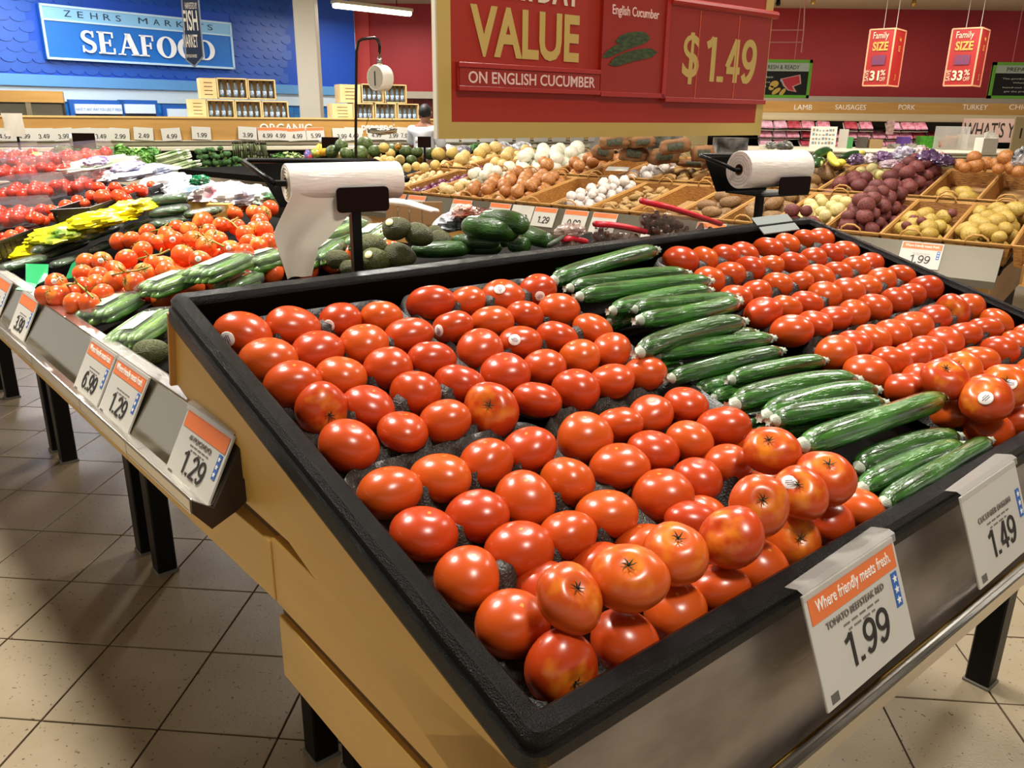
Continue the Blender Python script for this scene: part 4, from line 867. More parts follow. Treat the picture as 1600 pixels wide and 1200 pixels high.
# ------------------------------------------------------------------ bag roll stands
M_roll=mat('bag_roll_film','F4EEE6',rough=.28,bump=.5,bscale=25,stretch=(1,4,4),spec=.6)
M_core=mat('cardboard_core','5A3018',rough=.8)
def stand(c,pole_top,foot_z,label,rl,rr,plate,tail,yaw,idx):
    """c: roll centre in MI frame"""
    M=MI@Tm(*c)@Rm(yaw,'Z'); o=empty('bag_roll_stand',M,label,'stand')
    hl=rl/2
    g=G(); g.tube([(-hl-.02,.0,-.0),(hl+.02,0,0)],.006,8); g.tube([(-hl-.02,0,0),(-hl-.035,.02,.012),(-hl-.05,.11,.034),(-hl-.04,.125,.036),(hl,.125,.03),(hl+.04,.06,.0),(hl+.02,0,0)],.0055,8); g.build('wire_arm',M_leg,o,None,True)
    x0,x1,z0,z1=plate
    g=G(); pts=[]; rr_=.008
    for cx,cz,a0 in ((x1-rr_,z0+rr_,-90),(x1-rr_,z1-rr_,0),(x0+rr_,z1-rr_,90),(x0+rr_,z0+rr_,180)):
        for k in range(4): a=rad(a0+30*k); pts.append((cx+rr_*math.cos(a),cz+rr_*math.sin(a)))
    g.poly(pts,.004,Tm(0,-rr-.008,0)); g.build('front_plate',mat('dark_brown_plate','180704',rough=.4,spec=.12),o)
    g=G(); g.box(-hl*.6,x1,.0 if tail else -rr-.006,.10,z0-.004,z0); g.add([(-hl*.9,.10,z0),(x1*.9,.10,z0),(x1*.9,.118,.03),(-hl-.03,.118,.03)],[(0,1,2,3),(3,2,1,0)]); g.build('cradle',M_leg,o)
    px_,pz=pole_top; g=G(); g.box(px_-.0095,px_+.0095,-.03,-.012,foot_z-c[2],z0); g.build('post',M_leg,o)
    G().box(px_-.045,px_+.045,-.06,.03,foot_z-c[2],foot_z-c[2]+.004).build('foot_plate',M_leg,o)
    ro=empty('bag_roll',M,['roll of white plastic produce bags with a bag hanging down, left stand','roll of white plastic produce bags on the right stand'][idx],'bag roll')
    g=G(); n=32; prof=[(-hl,.3*rr),(-hl,.97*rr),(-hl+.002,rr),(hl-.002,rr),(hl,.97*rr),(hl,.3*rr)]
    v=[];f=[]
    for (x,r) in prof:
        for k in range(n): a=2*math.pi*k/n; v.append((x,r*math.cos(a),r*math.sin(a)))
    for i in range(len(prof)-1):
        for k in range(n): q=(k+1)%n; f.append((i*n+k,i*n+q,(i+1)*n+q,(i+1)*n+k))
    g.add(v,f); g.build('film_roll',M_roll,ro,None,True,50)
    g=G(); 
    for k in range(3): 
        q=.45+.17*k; g.tube([(-hl-.0006,q*rr*math.cos(a*.2618),q*rr*math.sin(a*.2618)) for a in range(25)],.0006,5)
    g.build('winding_lines',mat('winding_line','C9BBA8',rough=.6),ro)
    g=G(); v=[];f=[]
    for x in (-hl-.001,hl+.001):
        for r in (.3*rr,.24*rr):
            for k in range(20): a=2*math.pi*k/20; v.append((x,r*math.cos(a),r*math.sin(a)))
    for k in range(20):
        q=(k+1)%20; f+= [(k,q,20+q,20+k),(20+k,20+q,60+q,60+k),(60+k,60+q,40+q,40+k)]
    g.add(v,f); g.build('core',M_core,ro,None,True)
    if tail:
        g=G(); v=[];f=[]; nx,nz=10,16; zl=tail
        for j in range(nz):
            q=j/(nz-1); z=-rr*.3-zl*q
            xl=-hl+.004-.040*min(1,q*2.2)+.018*max(0,q-.55)*2.2; xr=.045-.11*min(1,q*1.6)+.012*q if q<.62 else .045-.11+.0+(.0)*q-.02*(q-.62)*2
            for i in range(nx):
                s_=i/(nx-1); x=xl+(xr-xl)*s_; y=-rr*(1-.35*q)+.006*math.sin(s_*9+q*5)*q+.012*math.sin(s_*3.1)
                v.append((x,y,z))
        for j in range(nz-1):
            for i in range(nx-1): a=j*nx+i; f.append((a,a+1,a+nx+1,a+nx))
        g.add(v,f); g.add([(p[0],p[1]+.002,p[2]) for p in v],[q[::-1] for q in f]); g.build('hanging_bag',mat('hanging_bag_film','E3DACB',rough=.3,spec=.5,bump=.3,bscale=20),ro,None,True)
c1=(.415,1.06,1.372)
stand(c1,(.012,-.05),1.10,'black stand with brown plate holding the bag roll left of the red sign',.225,.036,(-.03,.075,-.055,-.008),.165,-9.5,0)
stand((1.84,1.055,1.352),(-.055,-.05),1.10,'black stand holding the bag roll behind the bin\'s right corner',.26,.054,(-.02,.11,-.072,-.02),0,-9.5,1)
# ------------------------------------------------------------------ basket island
isl=empty('basket_island',MC,'long display island carrying wicker baskets of onions and potatoes','display table')
G().box(.0,2.5,-.03,5.4,-.16,-.13).build('deck',MATS['dark_deck'],isl); bpy.data.objects[isl.children[0].name].matrix_local=MC.inverted()@MP
ff=mat('island_fascia','5E5747',rough=.4,metal=.3)
g=G(); v=[]
for y in (-.03,5.4): v+=[(-.005,y,-.012),(-.095,y,-.175),(-.098,y,-.215),(-.085,y,-.215),(.02,y,-.03)]
g.add(v,[(0,5,6,1),(1,6,7,2),(2,7,8,3),(3,8,9,4),(4,9,5,0),(0,1,2,3,4),(9,8,7,6,5)]); g.build('fascia',ff,isl)
G().box(-.02,2.4,.0,5.4,-.42,-.18).build('case_side',M_wood2,isl)
for y in (1.0,3.2,5.2):
    for x in (.12,.2): o=ob('leg',lg,isl,Tm(x,y,-.86)@Matrix.Diagonal((1,1,.5/.9,1)))
G().box(.5,2.3,.1,5.2,-.85,-.40).build('case_core',mat('case_core','2B2018',rough=.8),isl)
# tickets on this fascia
zt=Vector((.09,0,.163)).normalized()
tks=[(.36,.215,'1.99',True),(2.42,.2,'2.49',True),(2.66,.2,'0.99',True),(2.93,.2,'1.29',True),(3.14,.2,'3.99',False),(3.36,.2,'1.49',True),(3.75,.2,'0.79',True),(4.25,.2,'2.99',True),(4.48,.2,'1.79',True),(4.80,.2,'4.99',True),(1.62,.2,'3.49',True),(2.0,.2,'2.29',True),(5.2,.2,'1.59',True)]
for i,(y,w_,p_,b_) in enumerate(tks):
    M=MC@frame_from(Vector((-.013,y,-.014)),Vector((0,-1,0)),zt)
    ticket(M,w_,.15,p_,f'orange-banded {p_} ticket on the basket island, '+('alone below the yellow potatoes' if i==0 else f'{orn(i)} in the file running left'),'',b_,False,'Where friendly meets fresh.' if i==0 else '',small=(i>0))
M_wick=mat('wicker','AE7834',rough=.6,var='7A4C20',vscale=30,stretch=(1.1,1.1,6),bump=1.0,bscale=26)
M_wick2=mat('wicker_rim','C08E4A',rough=.55,bump=.8,bscale=120)
def bwall():
    g=G(); X,Y,h=.85,.318,.115; i_=.018
    a=[(0,0),(X,0),(X,Y),(0,Y)]; b=[(i_,i_),(X-i_,i_),(X-i_,Y-i_),(i_,Y-i_)]
    for k in range(4):
        q=(k+1)%4
        # stakes proud of the weave so the wall has relief
        ax,ay=a[k];bx,by=a[q]; n_=18 if k%2==0 else 7
        g.add([(*a[k],0),(*a[q],0),(*b[q],-h),(*b[k],-h)],[(0,1,2,3)]); 
        s_=.006; c1_=[(x+(s_ if x<X/2 else -s_),y+(s_ if y<Y/2 else -s_)) for x,y in (a[k],a[q],b[q],b[k])]
        g.add([(*c1_[0],0),(*c1_[1],0),(*c1_[2],-h),(*c1_[3],-h)],[(3,2,1,0)])
        for m in range(1,n_):
            u=m/n_; p0=Vector((ax+(bx-ax)*u,ay+(by-ay)*u,0)); p1=Vector((b[k][0]+(b[q][0]-b[k][0])*u,b[k][1]+(b[q][1]-b[k][1])*u,-h)); g.tube([p0,p1],.0045,4)
    g.add([(*p,-h) for p in b],[(0,1,2,3),(3,2,1,0)]); return g.mesh('wall',M_wick)
BWM=bwall()
def brim():
    g=G(); X,Y=.85,.318
    for dz,w in ((0,0),(.008,.004)):
        g.tube([(0-w,0-w,dz),(X+w,0-w,dz),(X+w,Y+w,dz),(0-w,Y+w,dz),(0-w,-w,dz)],.007,6)
    return g.mesh('rim',M_wick2,True)
BRM=brim()
hnd=G().tube([(0,-.06,-.01),(-.004,-.05,.03),(-.008,-.02,.05),(-.008,.02,.05),(-.004,.05,.03),(0,.06,-.01)],.006,6).mesh('handle',M_wick2,True)
kr=mat('kraft_paper','B08A58',rough=.9)
bdesc={}
def wbasket(k,row,what,liner=False,dz=0):
    M=MP@Tm(.012+.9*row,-.055+.33*k,dz+.012*row)
    o=empty('wicker_basket',M,f'shallow wicker basket, {what}','basket','wicker baskets in two rows on the island')
    ob('wall',BWM,o); ob('rim',BRM,o); ob('handle',hnd,o,Tm(0,.159,0)); ob('handle',hnd,o,Tm(.85,.159,0))
    if liner: G().box(.03,.82,.03,.29,-.110,-.108).build('liner',kr,o)
    return M
names1={-1:'front row, beyond the right frame edge',0:'front row at the right end, full of yellow potatoes',1:'front row, yellow potatoes mixed with a few red ones',2:'front row, heaped with red potatoes',3:'front row, small white potatoes and reds',4:'front row, russet potatoes behind the right bag roll',5:'front row, long russets left of the right stand',6:'front row, nearly empty beside the ginger',7:'front row, holding peanuts and ginger',8:'front row, holding garlic and dark packets',9:'front row, empty, left of the garlic',10:'front row, yellow onions nearest the empty one',11:'front row, yellow onions in the middle',12:'front row, small white onions',13:'front row, red onions',14:'front row, tiny yellow onions next to the left bag roll'}
names2={-1:'back row, cut by the right edge',0:'back row at right, kraft liner and few potatoes',1:'back row, half empty with yellow potatoes at its left',2:'back row, heaped red potatoes',3:'back row, small white potatoes',4:'back row, russets behind the right bag roll',5:'back row, empty behind the right stand',6:'back row, empty, right of the ginger',7:'back row, ginger roots',8:'back row, garlic bulbs',9:'back row, empty, left of the garlic',10:'back row, yellow onions at right',11:'back row, big white onions and yellow ones',12:'back row, big white onions',13:'back row, red onions and squash',14:'back row, small pale squash'}
for k,n_ in names1.items(): wbasket(k,0,n_,k in (6,9))
for k,n_ in names2.items(): wbasket(k,1,n_,k in (-1,0,1,5,6,9))
# produce meshes
def pm(name,col,var,rnd,sc,amp,n,freq=1.5,rough=.6,bump=.3,taper=0,vscale=6,nu=12,nv=8):
    m=mat(name+'_skin_'+col,col,rough=rough,var=var,vscale=vscale,rnd=rnd,bump=bump,bscale=30)
    return [blobmesh(name,m,i+1,sc,amp,freq,nu,nv,taper) for i in range(n)]
YP=pm('potato','BE9E48','A48438','CCB25C',(1.25,.95,.85),.05,4,rough=.45)
RP=pm('potato','6E302C','4A2224','8E463E',(1.12,1,.9),.06,4)
WP=pm('potato','D9CB88','C4B06A','E4DAA2',(1.1,.95,.9),.05,3,rough=.45)
UP=pm('potato','8E6A40','6E4E2C','A07C4E',(1.6,.9,.8),.06,3)
YO=pm('onion','B8763A','9A5A28','CE9458',(1,1,.92),.02,3,rough=.35,freq=1)
WO=pm('onion','EAE6D4','D6D6B8','F4F0E4',(1,1,.95),.02,2,rough=.3)
SO=pm('onion','E0C890','C8A860','EEDCB0',(1,1,.9),.03,2,rough=.4)
RO=pm('onion','6A2444','4A1630','8A3A60',(1,1,.9),.02,2,rough=.3)
GA=pm('garlic_bulb','E2DAD0','C9B8B0','F0EAE2',(1,1,.85),.09,3,freq=3)
GI=pm('ginger_root','B8945A','9A7440','CAA870',(1.7,.8,.7),.22,3,freq=2.4)
SQ=pm('squash','DCC27A','C8A050','E8D49A',(1.2,1,1),.03,2,rough=.4)
seen=set()
def fill(ms,name,adj,where,k0,k1,x0,x1,pitch,r,layers,h0,grp,cat,profile=None,jit=.2,ylist=None,smin=.80):
    y0=-.055+.33*k0+.03; y1=-.055+.33*(k1+1)-.03; W_=max(y1-y0,.01)
    base=0
    for L in range(layers):
        pt=pitch; nx=max(1,int((x1-x0-2*L*r*.9)/pt)); ny=max(1,int((W_-2*L*r*.5)/pt))
        for i in range(nx):
            for j in range(ny):
                x=x0+L*r*.9+(i+.5)*((x1-x0-2*L*r*.9)/nx); y=y1-L*r*.5-(j+.5+(.22 if (i+L)%2 else -.22))*((W_-2*L*r*.5)/ny)
                if x>x1+.02: continue
                x+=R.uniform(-1,1)*pt*.22; y+=R.uniform(-1,1)*pt*.22
                z=h0+L*r*1.35+R.uniform(-.1,.15)*r
                if profile: z+=profile((x-x0)/(x1-x0),(y-y0)/W_)
                P=MP@Vector((x,y,z)); q=vis(P)
                if not q or not(-20<q[0]<1625 and 150<q[1]<520): continue
                o=ob(name,ms[(i*3+j+L)%len(ms)]); s_=r*R.uniform(smin,1.14)
                o.matrix_world=Matrix.Translation(P)@Matrix.Rotation(R.uniform(0,6.28),4,'Z')@Matrix.Rotation(R.uniform(-.8,.8),4,'X')@Matrix.Rotation(R.uniform(-.5,.5),4,'Y')@Matrix.Diagonal((s_,s_,s_,1))
                tag(o,f'{adj}, {orn(j+1)} from left, row {orn(i+1)}, {["bottom","second","third","top"][L]} layer, {where}',cat,grp)
fill(YP,'potato','yellow potato','rightmost full basket',0,0,.03,.82,.094,.049,2,-.05,'yellow potatoes, front right basket','potato')
fill(YP,'potato','yellow potato','second full basket',1,1,.03,.60,.096,.048,2,-.065,'yellow potatoes, second basket','potato')
fill(YP,'potato','yellow potato','half empty rear basket',1,1,.92,1.25,.094,.048,2,-.07,'yellow potatoes, rear basket','potato')
fill(YP,'potato','yellow potato','far right rear basket',-1,-1,.92,1.15,.095,.048,1,-.06,'yellow potatoes, far right basket','potato')
fill(RP,'potato','red potato','front red heap',2,2,.02,.88,.086,.046,4,-.06,'red potatoes, front heap','potato')
fill(RP,'potato','red potato','front red heap left part',3,3,.02,.26,.086,.045,3,-.055,'red potatoes, front heap','potato')
fill(RP,'potato','red potato','rear red heap',2,2,.90,1.76,.092,.049,3,-.02,'red potatoes, rear heap','potato')
fill(RP,'potato','red potato','rear red heap left part',3,3,.90,1.3,.092,.048,2,-.02,'red potatoes, rear heap','potato')
fill(WP,'potato','small white potato','front white basket',3,3,.26,.84,.080,.041,2,-.055,'white potatoes, front','potato')
fill(WP,'potato','small white potato','rear white basket',3,3,1.2,1.74,.084,.043,2,-.045,'white potatoes, rear','potato')
fill(UP,'potato','brown russet potato','basket behind the stand',4,4,.05,.84,.13,.056,2,-.05,'russet potatoes, front','potato')
fill(UP,'potato','brown russet potato','rear russet basket',4,4,.93,1.74,.13,.058,2,-.03,'russet potatoes, rear','potato')
fill(UP,'potato','long russet potato','basket left of the stand',5,5,.03,.66,.12,.052,2,-.05,'long russets','potato')
fill(UP,'potato','single russet potato','nearly empty basket',6,6,.03,.15,.09,.036,1,-.07,'stray russets','potato')
fill(GI,'ginger_root','ginger root','rear ginger basket',7,7,.92,1.72,.095,.036,2,-.05,'ginger roots','ginger')
fill(GI,'ginger_root','small ginger piece','front ginger basket',7,7,.03,.84,.085,.030,2,-.06,'ginger pieces','ginger')
fill(GA,'garlic_bulb','garlic bulb','front garlic basket',8,8,.03,.86,.074,.037,3,-.055,'garlic bulbs, front','garlic')
fill(GA,'garlic_bulb','garlic bulb','rear garlic basket',8,8,.92,1.6,.08,.040,2,-.04,'garlic bulbs, rear','garlic')
fill(YO,'onion','yellow onion','front onion baskets',10,11,.03,.86,.115,.056,2,-.04,'yellow onions, front','onion')
fill(YO,'onion','yellow onion','rear onion basket',10,10,.92,1.74,.118,.058,2,-.02,'yellow onions, rear','onion')
fill(YO,'onion','yellow onion','second rear onion basket',11,11,.92,1.3,.118,.058,2,-.03,'yellow onions, rear','onion')
fill(WO,'onion','big white onion','rear white onion baskets',11,12,1.1,1.78,.135,.068,2,-.02,'white onions, rear','onion')
fill(SO,'onion','small pale onion','front pale onion basket',12,12,.03,.45,.088,.044,2,-.045,'pale onions, front','onion')
fill(WO,'onion','white onion','front white onion rear half',12,12,.45,.86,.10,.052,2,-.02,'white onions, front','onion')
fill(RO,'onion','red onion','front red onion basket',13,13,.03,.84,.085,.038,1,-.05,'red onions, front','onion')
fill(RO,'onion','red onion','rear red onion basket',13,13,.92,1.2,.085,.038,1,-.05,'red onions, rear','onion')
fill(SO,'onion','tiny yellow onion','leftmost front basket',14,14,.03,.84,.066,.030,2,-.06,'tiny onions','onion')
fill(SQ,'squash','pale round squash','rear basket by the melons',14,14,.92,1.74,.125,.062,2,-.02,'pale squash','squash')
fill(SQ,'squash','yellow onion squash','rear squash basket',13,13,1.25,1.74,.115,.056,2,-.02,'yellow squash','squash')
for i,(px,py,w) in enumerate([(1487,333,15),(1428,342,14),(1416,352,14),(1440,345,14)]):
    p,t=hw(px,py,MP,.03); o=ob('potato',RP[i%4]); r=.5*w*t/FOC; o.matrix_world=Matrix.Translation(p)@Matrix.Diagonal((r,r,r,1)); tag(o,f'stray red potato among the yellow ones, {orn(i+1)} from the right','potato','stray red potatoes')
# dark packets in front of garlic
for i in range(7):
    p=MP@Vector((.12+.085*i,2.83-.01*(i%2),.0)); g=G().box(-.05,.05,-.035,.035,-.012,.012,b=.006); o=g.build('produce_packet',mat('dark_packet','17120F',rough=.15,var='9A9288',vscale=20,spec=.9),None,Matrix.Translation(p)@Rm(30+R.uniform(-25,25),'Z')@Rm(R.uniform(-20,20),'X')); tag(o,f'dark glossy net packet, {orn(i+1)} from the front beside the garlic','packet','dark packets')
p=hw(965,264,MP,.08)[0]; o=G().box(-.09,.09,-.05,.05,0,.002).build('paper_note',M_card,None,Matrix.Translation(p)@Rm(-20,'Z')@Rm(15,'X')); tag(o,'pale paper slip lying above the garlic','paper')
# brown paper sacks in the third row
M_sack=mat('brown_sack','8A5F34',rough=.7,var='6E4826',vscale=6,bump=.5,bscale=12)
M_mesh=mat('sack_mesh_window','2C2E1E',rough=.6,var='4A4A30',vscale=60)
def sack(px,py,w,hp,h,label,yaw=0):
    p,t=hw(px,py,MP,h); rx=.5*w*t/FOC; rz=.5*hp*t/FOC; sd=px
    def fn(a,b):
        d=Vector((math.sin(a)*math.cos(b),math.sin(a)*math.sin(b),math.cos(a))); q=1/max(abs(d.x),abs(d.y),abs(d.z))**.62; r=q*.92*(1+.24*noise.noise(d*2.2+Vector((sd,0,0)))); return (d.x*rx*r,d.y*rx*.6*r,d.z*rz*r)
    M=frame_from(p,Vector((CR.x,CR.y,0)).normalized(),Vector((0,0,1)))@Rm(yaw,'Y'); o=empty('potato_sack',M,label,'sack','brown paper sacks at the back')
    g=G(); g.add(*sphere_pts(20,12,fn)); g.build('paper_body',M_sack,o,None,True)
    g=G(); v=[];f=[]
    for j in range(5):
        for i in range(7): 
            x=(-.55+.95*i/6); z=(-.35+.85*j/4); q=1-.25*abs(x)**3; v.append((x*rx,-rx*.70*(1-.25*z*z)*q-.004,z*rz))
    for j in range(4):
        for i in range(6): a=j*7+i; f.append((a,a+1,a+8,a+7))
    g.add(v,f); g.build('mesh_window',M_mesh,o,None,True); return o
for i,(px,py,w,hp,h,l,y) in enumerate([(960,222,50,22,.30,'topmost at the left end',-5),(900+42,238,36,24,.16,'lower left one beside the onions',8),(990,240,50,26,.18,'lower row, second from left',4),(1004,222,44,18,.28,'small one behind the topmost',-4),(1037,244,54,26,.15,'lower row, middle, with dark window',-6),(1054,229,52,24,.27,'upper row, large dark window',-8),(1098,240,40,26,.2,'right end against the stand',-3),(1083,255,56,14,.08,'flat one lying in front at the right',2),(1110,256,30,16,.1,'half hidden behind the right roll',0)]): sack(px,py,w,hp,h,'brown paper potato sack with mesh window, '+l,y)
# squash, netted bags and onions at the rear right
M_zd=mat('zucchini_dark','1B3A18',rough=.35,var='2E5426',vscale=12,coat=.4); M_zy=mat('yellow_squash','E3CE3A',rough=.4,var='CFC45A',vscale=8)
def pod(pts,w,h,m,name,label,cat,frame=None,grp=None,tap=(.35,.8,1,1,.85,.35)):
    F=MP if frame is None else frame; P=[];T=[]
    for x,y in pts: p,t=hw(x,y,F,h); P.append(p);T.append(t)
    n=len(tap); Q=[];rr=[]
    for i in range(n):
        u=i/(n-1)*(len(P)-1); a=min(int(u),len(P)-2); Q.append(P[a].lerp(P[a+1],u-a)); rr.append(.5*w*T[0]/FOC*tap[i])
    g=G(); g.tube(Q,rr,10); return tag(g.build(name,m,None,None,True),label,cat,grp)
for pts,w,m,l in [([(1270,248),(1285,240),(1298,235)],20,M_zd,'dark zucchini standing at the left of the yellow squash'),([(1272,258),(1286,250)],16,M_zd,'small dark zucchini low at the left of the yellow squash'),([(1296,238),(1300,250),(1310,258)],13,M_zy,'curved yellow squash in the middle'),([(1302,254),(1322,254)],12,M_zy,'yellow squash lying right of the curved one'),([(1312,246),(1345,238)],12,M_zd,'dark zucchini pointing right towards the purple bags'),([(1338,240),(1352,238)],8,M_zy,'small yellow squash at the end of the right zucchini'),([(1276,254),(1284,256)],11,mat('pale_squash','D9DC9A',rough=.4),'pale squash low in front of the dark zucchini')]:
    pod(pts,w,.14,m,'squash',l,'squash')
for i,(px,py,w,hp,l,c,v) in enumerate([(1337,252,24,22,'dark purple netted onion bag at the left','3A2440','7A5A80'),(1358,250,24,18,'netted bag with white label second from left','D9CFC9','6A3A6A'),(1378,247,28,20,'purple onion bag in the middle','54305E','8A6A90'),(1412,243,34,26,'clear bag with white stripes among the purple bags','C9C4CE','6A5A78'),(1437,238,26,18,'white-labelled bag at the top of the purple bags','E6E0DE','8A3A40'),(1450,250,36,28,'large purple bag right of the centre','3A1F44','6A4A70'),(1464,244,26,14,'white label bag on the large purple one','EFE9E6','A04048'),(1477,254,26,22,'rightmost dark purple bag beside the yellow onions','2E1838','5A3A60'),(1392,258,34,16,'pale netted bag low in the front','B8A8B0','8A6070')]):
    bag(px,py,w,hp,.12,l,c,v,frame=MP,seed=60+i,name='onion_bag',vscale=25)
for i,(px,py,w) in enumerate([(1500,257,20),(1524,258,26),(1522,246,22),(1541,255,22),(1557,256,22),(1572,246,26),(1583,262,24),(1592,268,20),(1600,258,22),(1560,264,18),(1508,262,18),(1575,258,20)]):
    p,t=hw(px,py,MP,.10+.05*(py<250)); r=.5*w*t/FOC; o=ob('onion',YO[i%3]); m_=Matrix.Translation(p)@Matrix.Rotation(R.uniform(0,6),4,'Z')@Matrix.Diagonal((r,r,r,1)); o.matrix_world=m_; tag(o,f'golden onion right of the purple bags, {orn(i+1)} counted from the left','onion','golden onions at the rear right')
bag(1592,250,20,34,.16,'black and white printed bag at the right frame edge','17151A','D8D8DC',frame=MP,seed=80)
# nut basket at the right frame edge
p,t=hw(1615,420,MI,.93); M=Matrix.Translation(p)@MC.to_3x3().to_4x4()@Rm(13,'Z')
M=MC@Tm(-.10,-.14,-.17)@Rm(-95,'Z')@Rm(8,'X')
o=empty('nut_box',M,'wooden-edged tilted bin of peanuts at the right frame edge','box'); g=G()
g.box(0,.5,0,.012,0,.10); g.box(0,.012,0,.6,0,.10); g.box(0,.5,.59,.6,0,.10); g.box(.49,.5,0,.6,0,.10); g.box(0,.5,0,.6,-.01,0); g.build('box_wall',M_wick2,o)
NU=pm('peanut','C49A5C','A87E44','D6B27A',(1.5,.8,.8),.12,2,freq=2.5)
k=0
for i in range(9):
    for j in range(7):
        P=M@Vector((.04+.052*i+R.uniform(-.01,.01),.04+.06*j+R.uniform(-.01,.01),.06)); q=vis(P)
        if q and q[0]<1625:
            k+=1; n_=ob('peanut',NU[k%2]); n_.matrix_world=Matrix.Translation(P)@Rm(R.uniform(0,180),'Z')@Matrix.Diagonal((.021,.021,.021,1)); tag(n_,f'unshelled peanut in the right-edge bin, {orn(i+1)} across, {orn(j+1)} deep','nut','peanuts in the right-edge bin')
# ------------------------------------------------------------------ melons and squash between the islands
M_mel=mat('green_melon_skin','3E5A2C',rough=.45,var='6E7A3A',vscale=5,rnd='2A4426'); M_mel2=mat('yellow_melon_skin','D8B860',rough=.5,var='C09A48',vscale=8,rnd='E4D08A'); M_mel3=mat('orange_patch_squash','3A4A24',rough=.4,var='E09A2A',vscale=3)
MM=[blobmesh('melon',M_mel,i,(1.15,1,.92),.03,1,18,12) for i in range(2)]; MY=[blobmesh('melon',M_mel2,i+5,(1.05,1,.95),.03,1,18,12) for i in range(2)]; MO=[blobmesh('squash',M_mel3,9,(1.1,1,.9),.04,1,18,12)]
mf=MI@Tm(0,0,1.0)
mt=empty('melon_table',MI@Tm(3.6,7.6,0)@Rm(13,'Z'),'dark low display table under the green melons','display table')
G().box(-.4,1.9,-.8,2.0,.80,.86).build('table_top',MATS['dark_deck'],mt)
for x in (-.3,1.7):
    for y in (-.7,1.8): ob('leg',lg,mt,Tm(x,y,0)@Matrix.Diagonal((1,1,.81/.9,1)))
ml=[(533,227,21,0,'top left'),(519,237,22,0,'left end, second row'),(570,225,24,0,'top centre, large'),(541,240,20,0,'middle row, second'),(562,240,26,0,'middle row, pale and wide'),(585,236,20,0,'centre, dark'),(586,245,22,2,'with orange patch in front centre'),(528,247,20,1,'brownish, front left'),(555,250,12,0,'tiny, front'),(612,233,18,0,'dark, behind the pale gourds'),(634,236,19,0,'striped, right of the white gourd'),(600,231,16,1,'whitish, top centre right'),(622,229,12,2,'orange, small, top'),(610,240,15,1,'pinkish, behind the pale gourds'),(652,237,18,0,'very dark, near the person'),(655,247,18,2,'dark with orange patch, near the person'),(643,250,16,0,'blackish, right of pale gourds'),(672,240,20,0,'dark green, left of the big yellow one'),(685,241,22,1,'big round yellow ribbed one'),(707,240,20,1,'brown, right of the big yellow one'),(719,246,12,1,'orange-yellow, right of the brown one'),(732,247,12,1,'second orange-yellow at the basket edge'),(610,252,16,1,'pale gourd, right'),(602,251,18,1,'pale gourd, middle'),(590,254,18,1,'pale gourd, left'),(625,250,16,1,'pale gourd above the small squash'),(636,262,14,1,'cream squash in front'),(650,260,14,1,'cream squash, second in front'),(663,262,16,1,'cream squash, third in front'),(680,258,16,1,'golden squash in front of the big yellow one'),(695,257,14,1,'golden squash, right of front')]
for i,(px,py,w,k,l) in enumerate(ml):
    p,t=hw(px,py,MI,1.17 if py<232 else (1.1 if py<243 else 1.03)); r=.5*w*t/FOC
    ms=(MM,MY,MO)[k]; o=ob('melon' if k<2 else 'squash',ms[i%len(ms)]); o.matrix_world=Matrix.Translation(p)@Matrix.Rotation(R.uniform(0,6),4,'Z')@Matrix.Rotation(.4,4,'X')@Matrix.Diagonal((r,r,r,1)); tag(o,f'melon-like squash on the far table, {l}','melon' if k<2 else 'squash','melons and squash on the far table')
# ------------------------------------------------------------------ refrigerated organic case (x along its face to the right)
A=Vector((-6.0,9.8,0)); B=Vector((2.2,13.9,0)); d=(B-A).normalized(); OC=frame_from(A,d,Vector((0,0,1))); LN=(B-A).length
def oc(px,py,y=0): p,t=hit(px,py,OC,1,y); return p,t
case=empty('refrigerated_case',OC,'long open vegetable case with honey-coloured wood header behind the islands','display case')
zt,zb=oc(300,185)[0].z,oc(300,219)[0].z
G().box(-3,LN,0,.05,zb,zt,b=.004).build('header_board',M_wood2,case)
G().box(-3,LN,-.015,.06,zt,zt+.02).build('header_cap',mat('cap_wood','DDB872',rough=.5),case)
G().box(-3,LN,.05,.9,zt-.03,zt).build('top',M_cream,case)
zc=oc(300,236)[0].z
g=G(); g.box(-3,LN,-.02,.06,zb-.012,zb); g.box(-3,LN,.02,.10,(zb+zc)/2,zb-.02,b=.01); g.box(-3,LN,.0,.08,zc,(zb+zc)/2-.01,b=.01); g.build('valance',M_cream,case)
G().box(-3,LN,.85,.9,.3,zt).build('back_panel',mat('case_dark','15120F',rough=.6),case)
zf=oc(350,276,-.75)[0].z
G().box(-3,LN,-.75,.85,zf-.06,zf).build('shelf',mat('case_shelf','1A1713',rough=.6),case)
G().box(-3,LN,-.80,-.74,zf-.30,zf+.005,b=.008).build('bumper',mat('case_bumper','CFC4AE',rough=.4),case)
G().box(-3,LN,-.78,.8,.12,zf-.30).build('kick_panel',mat('case_kick','6E6252',rough=.6),case)
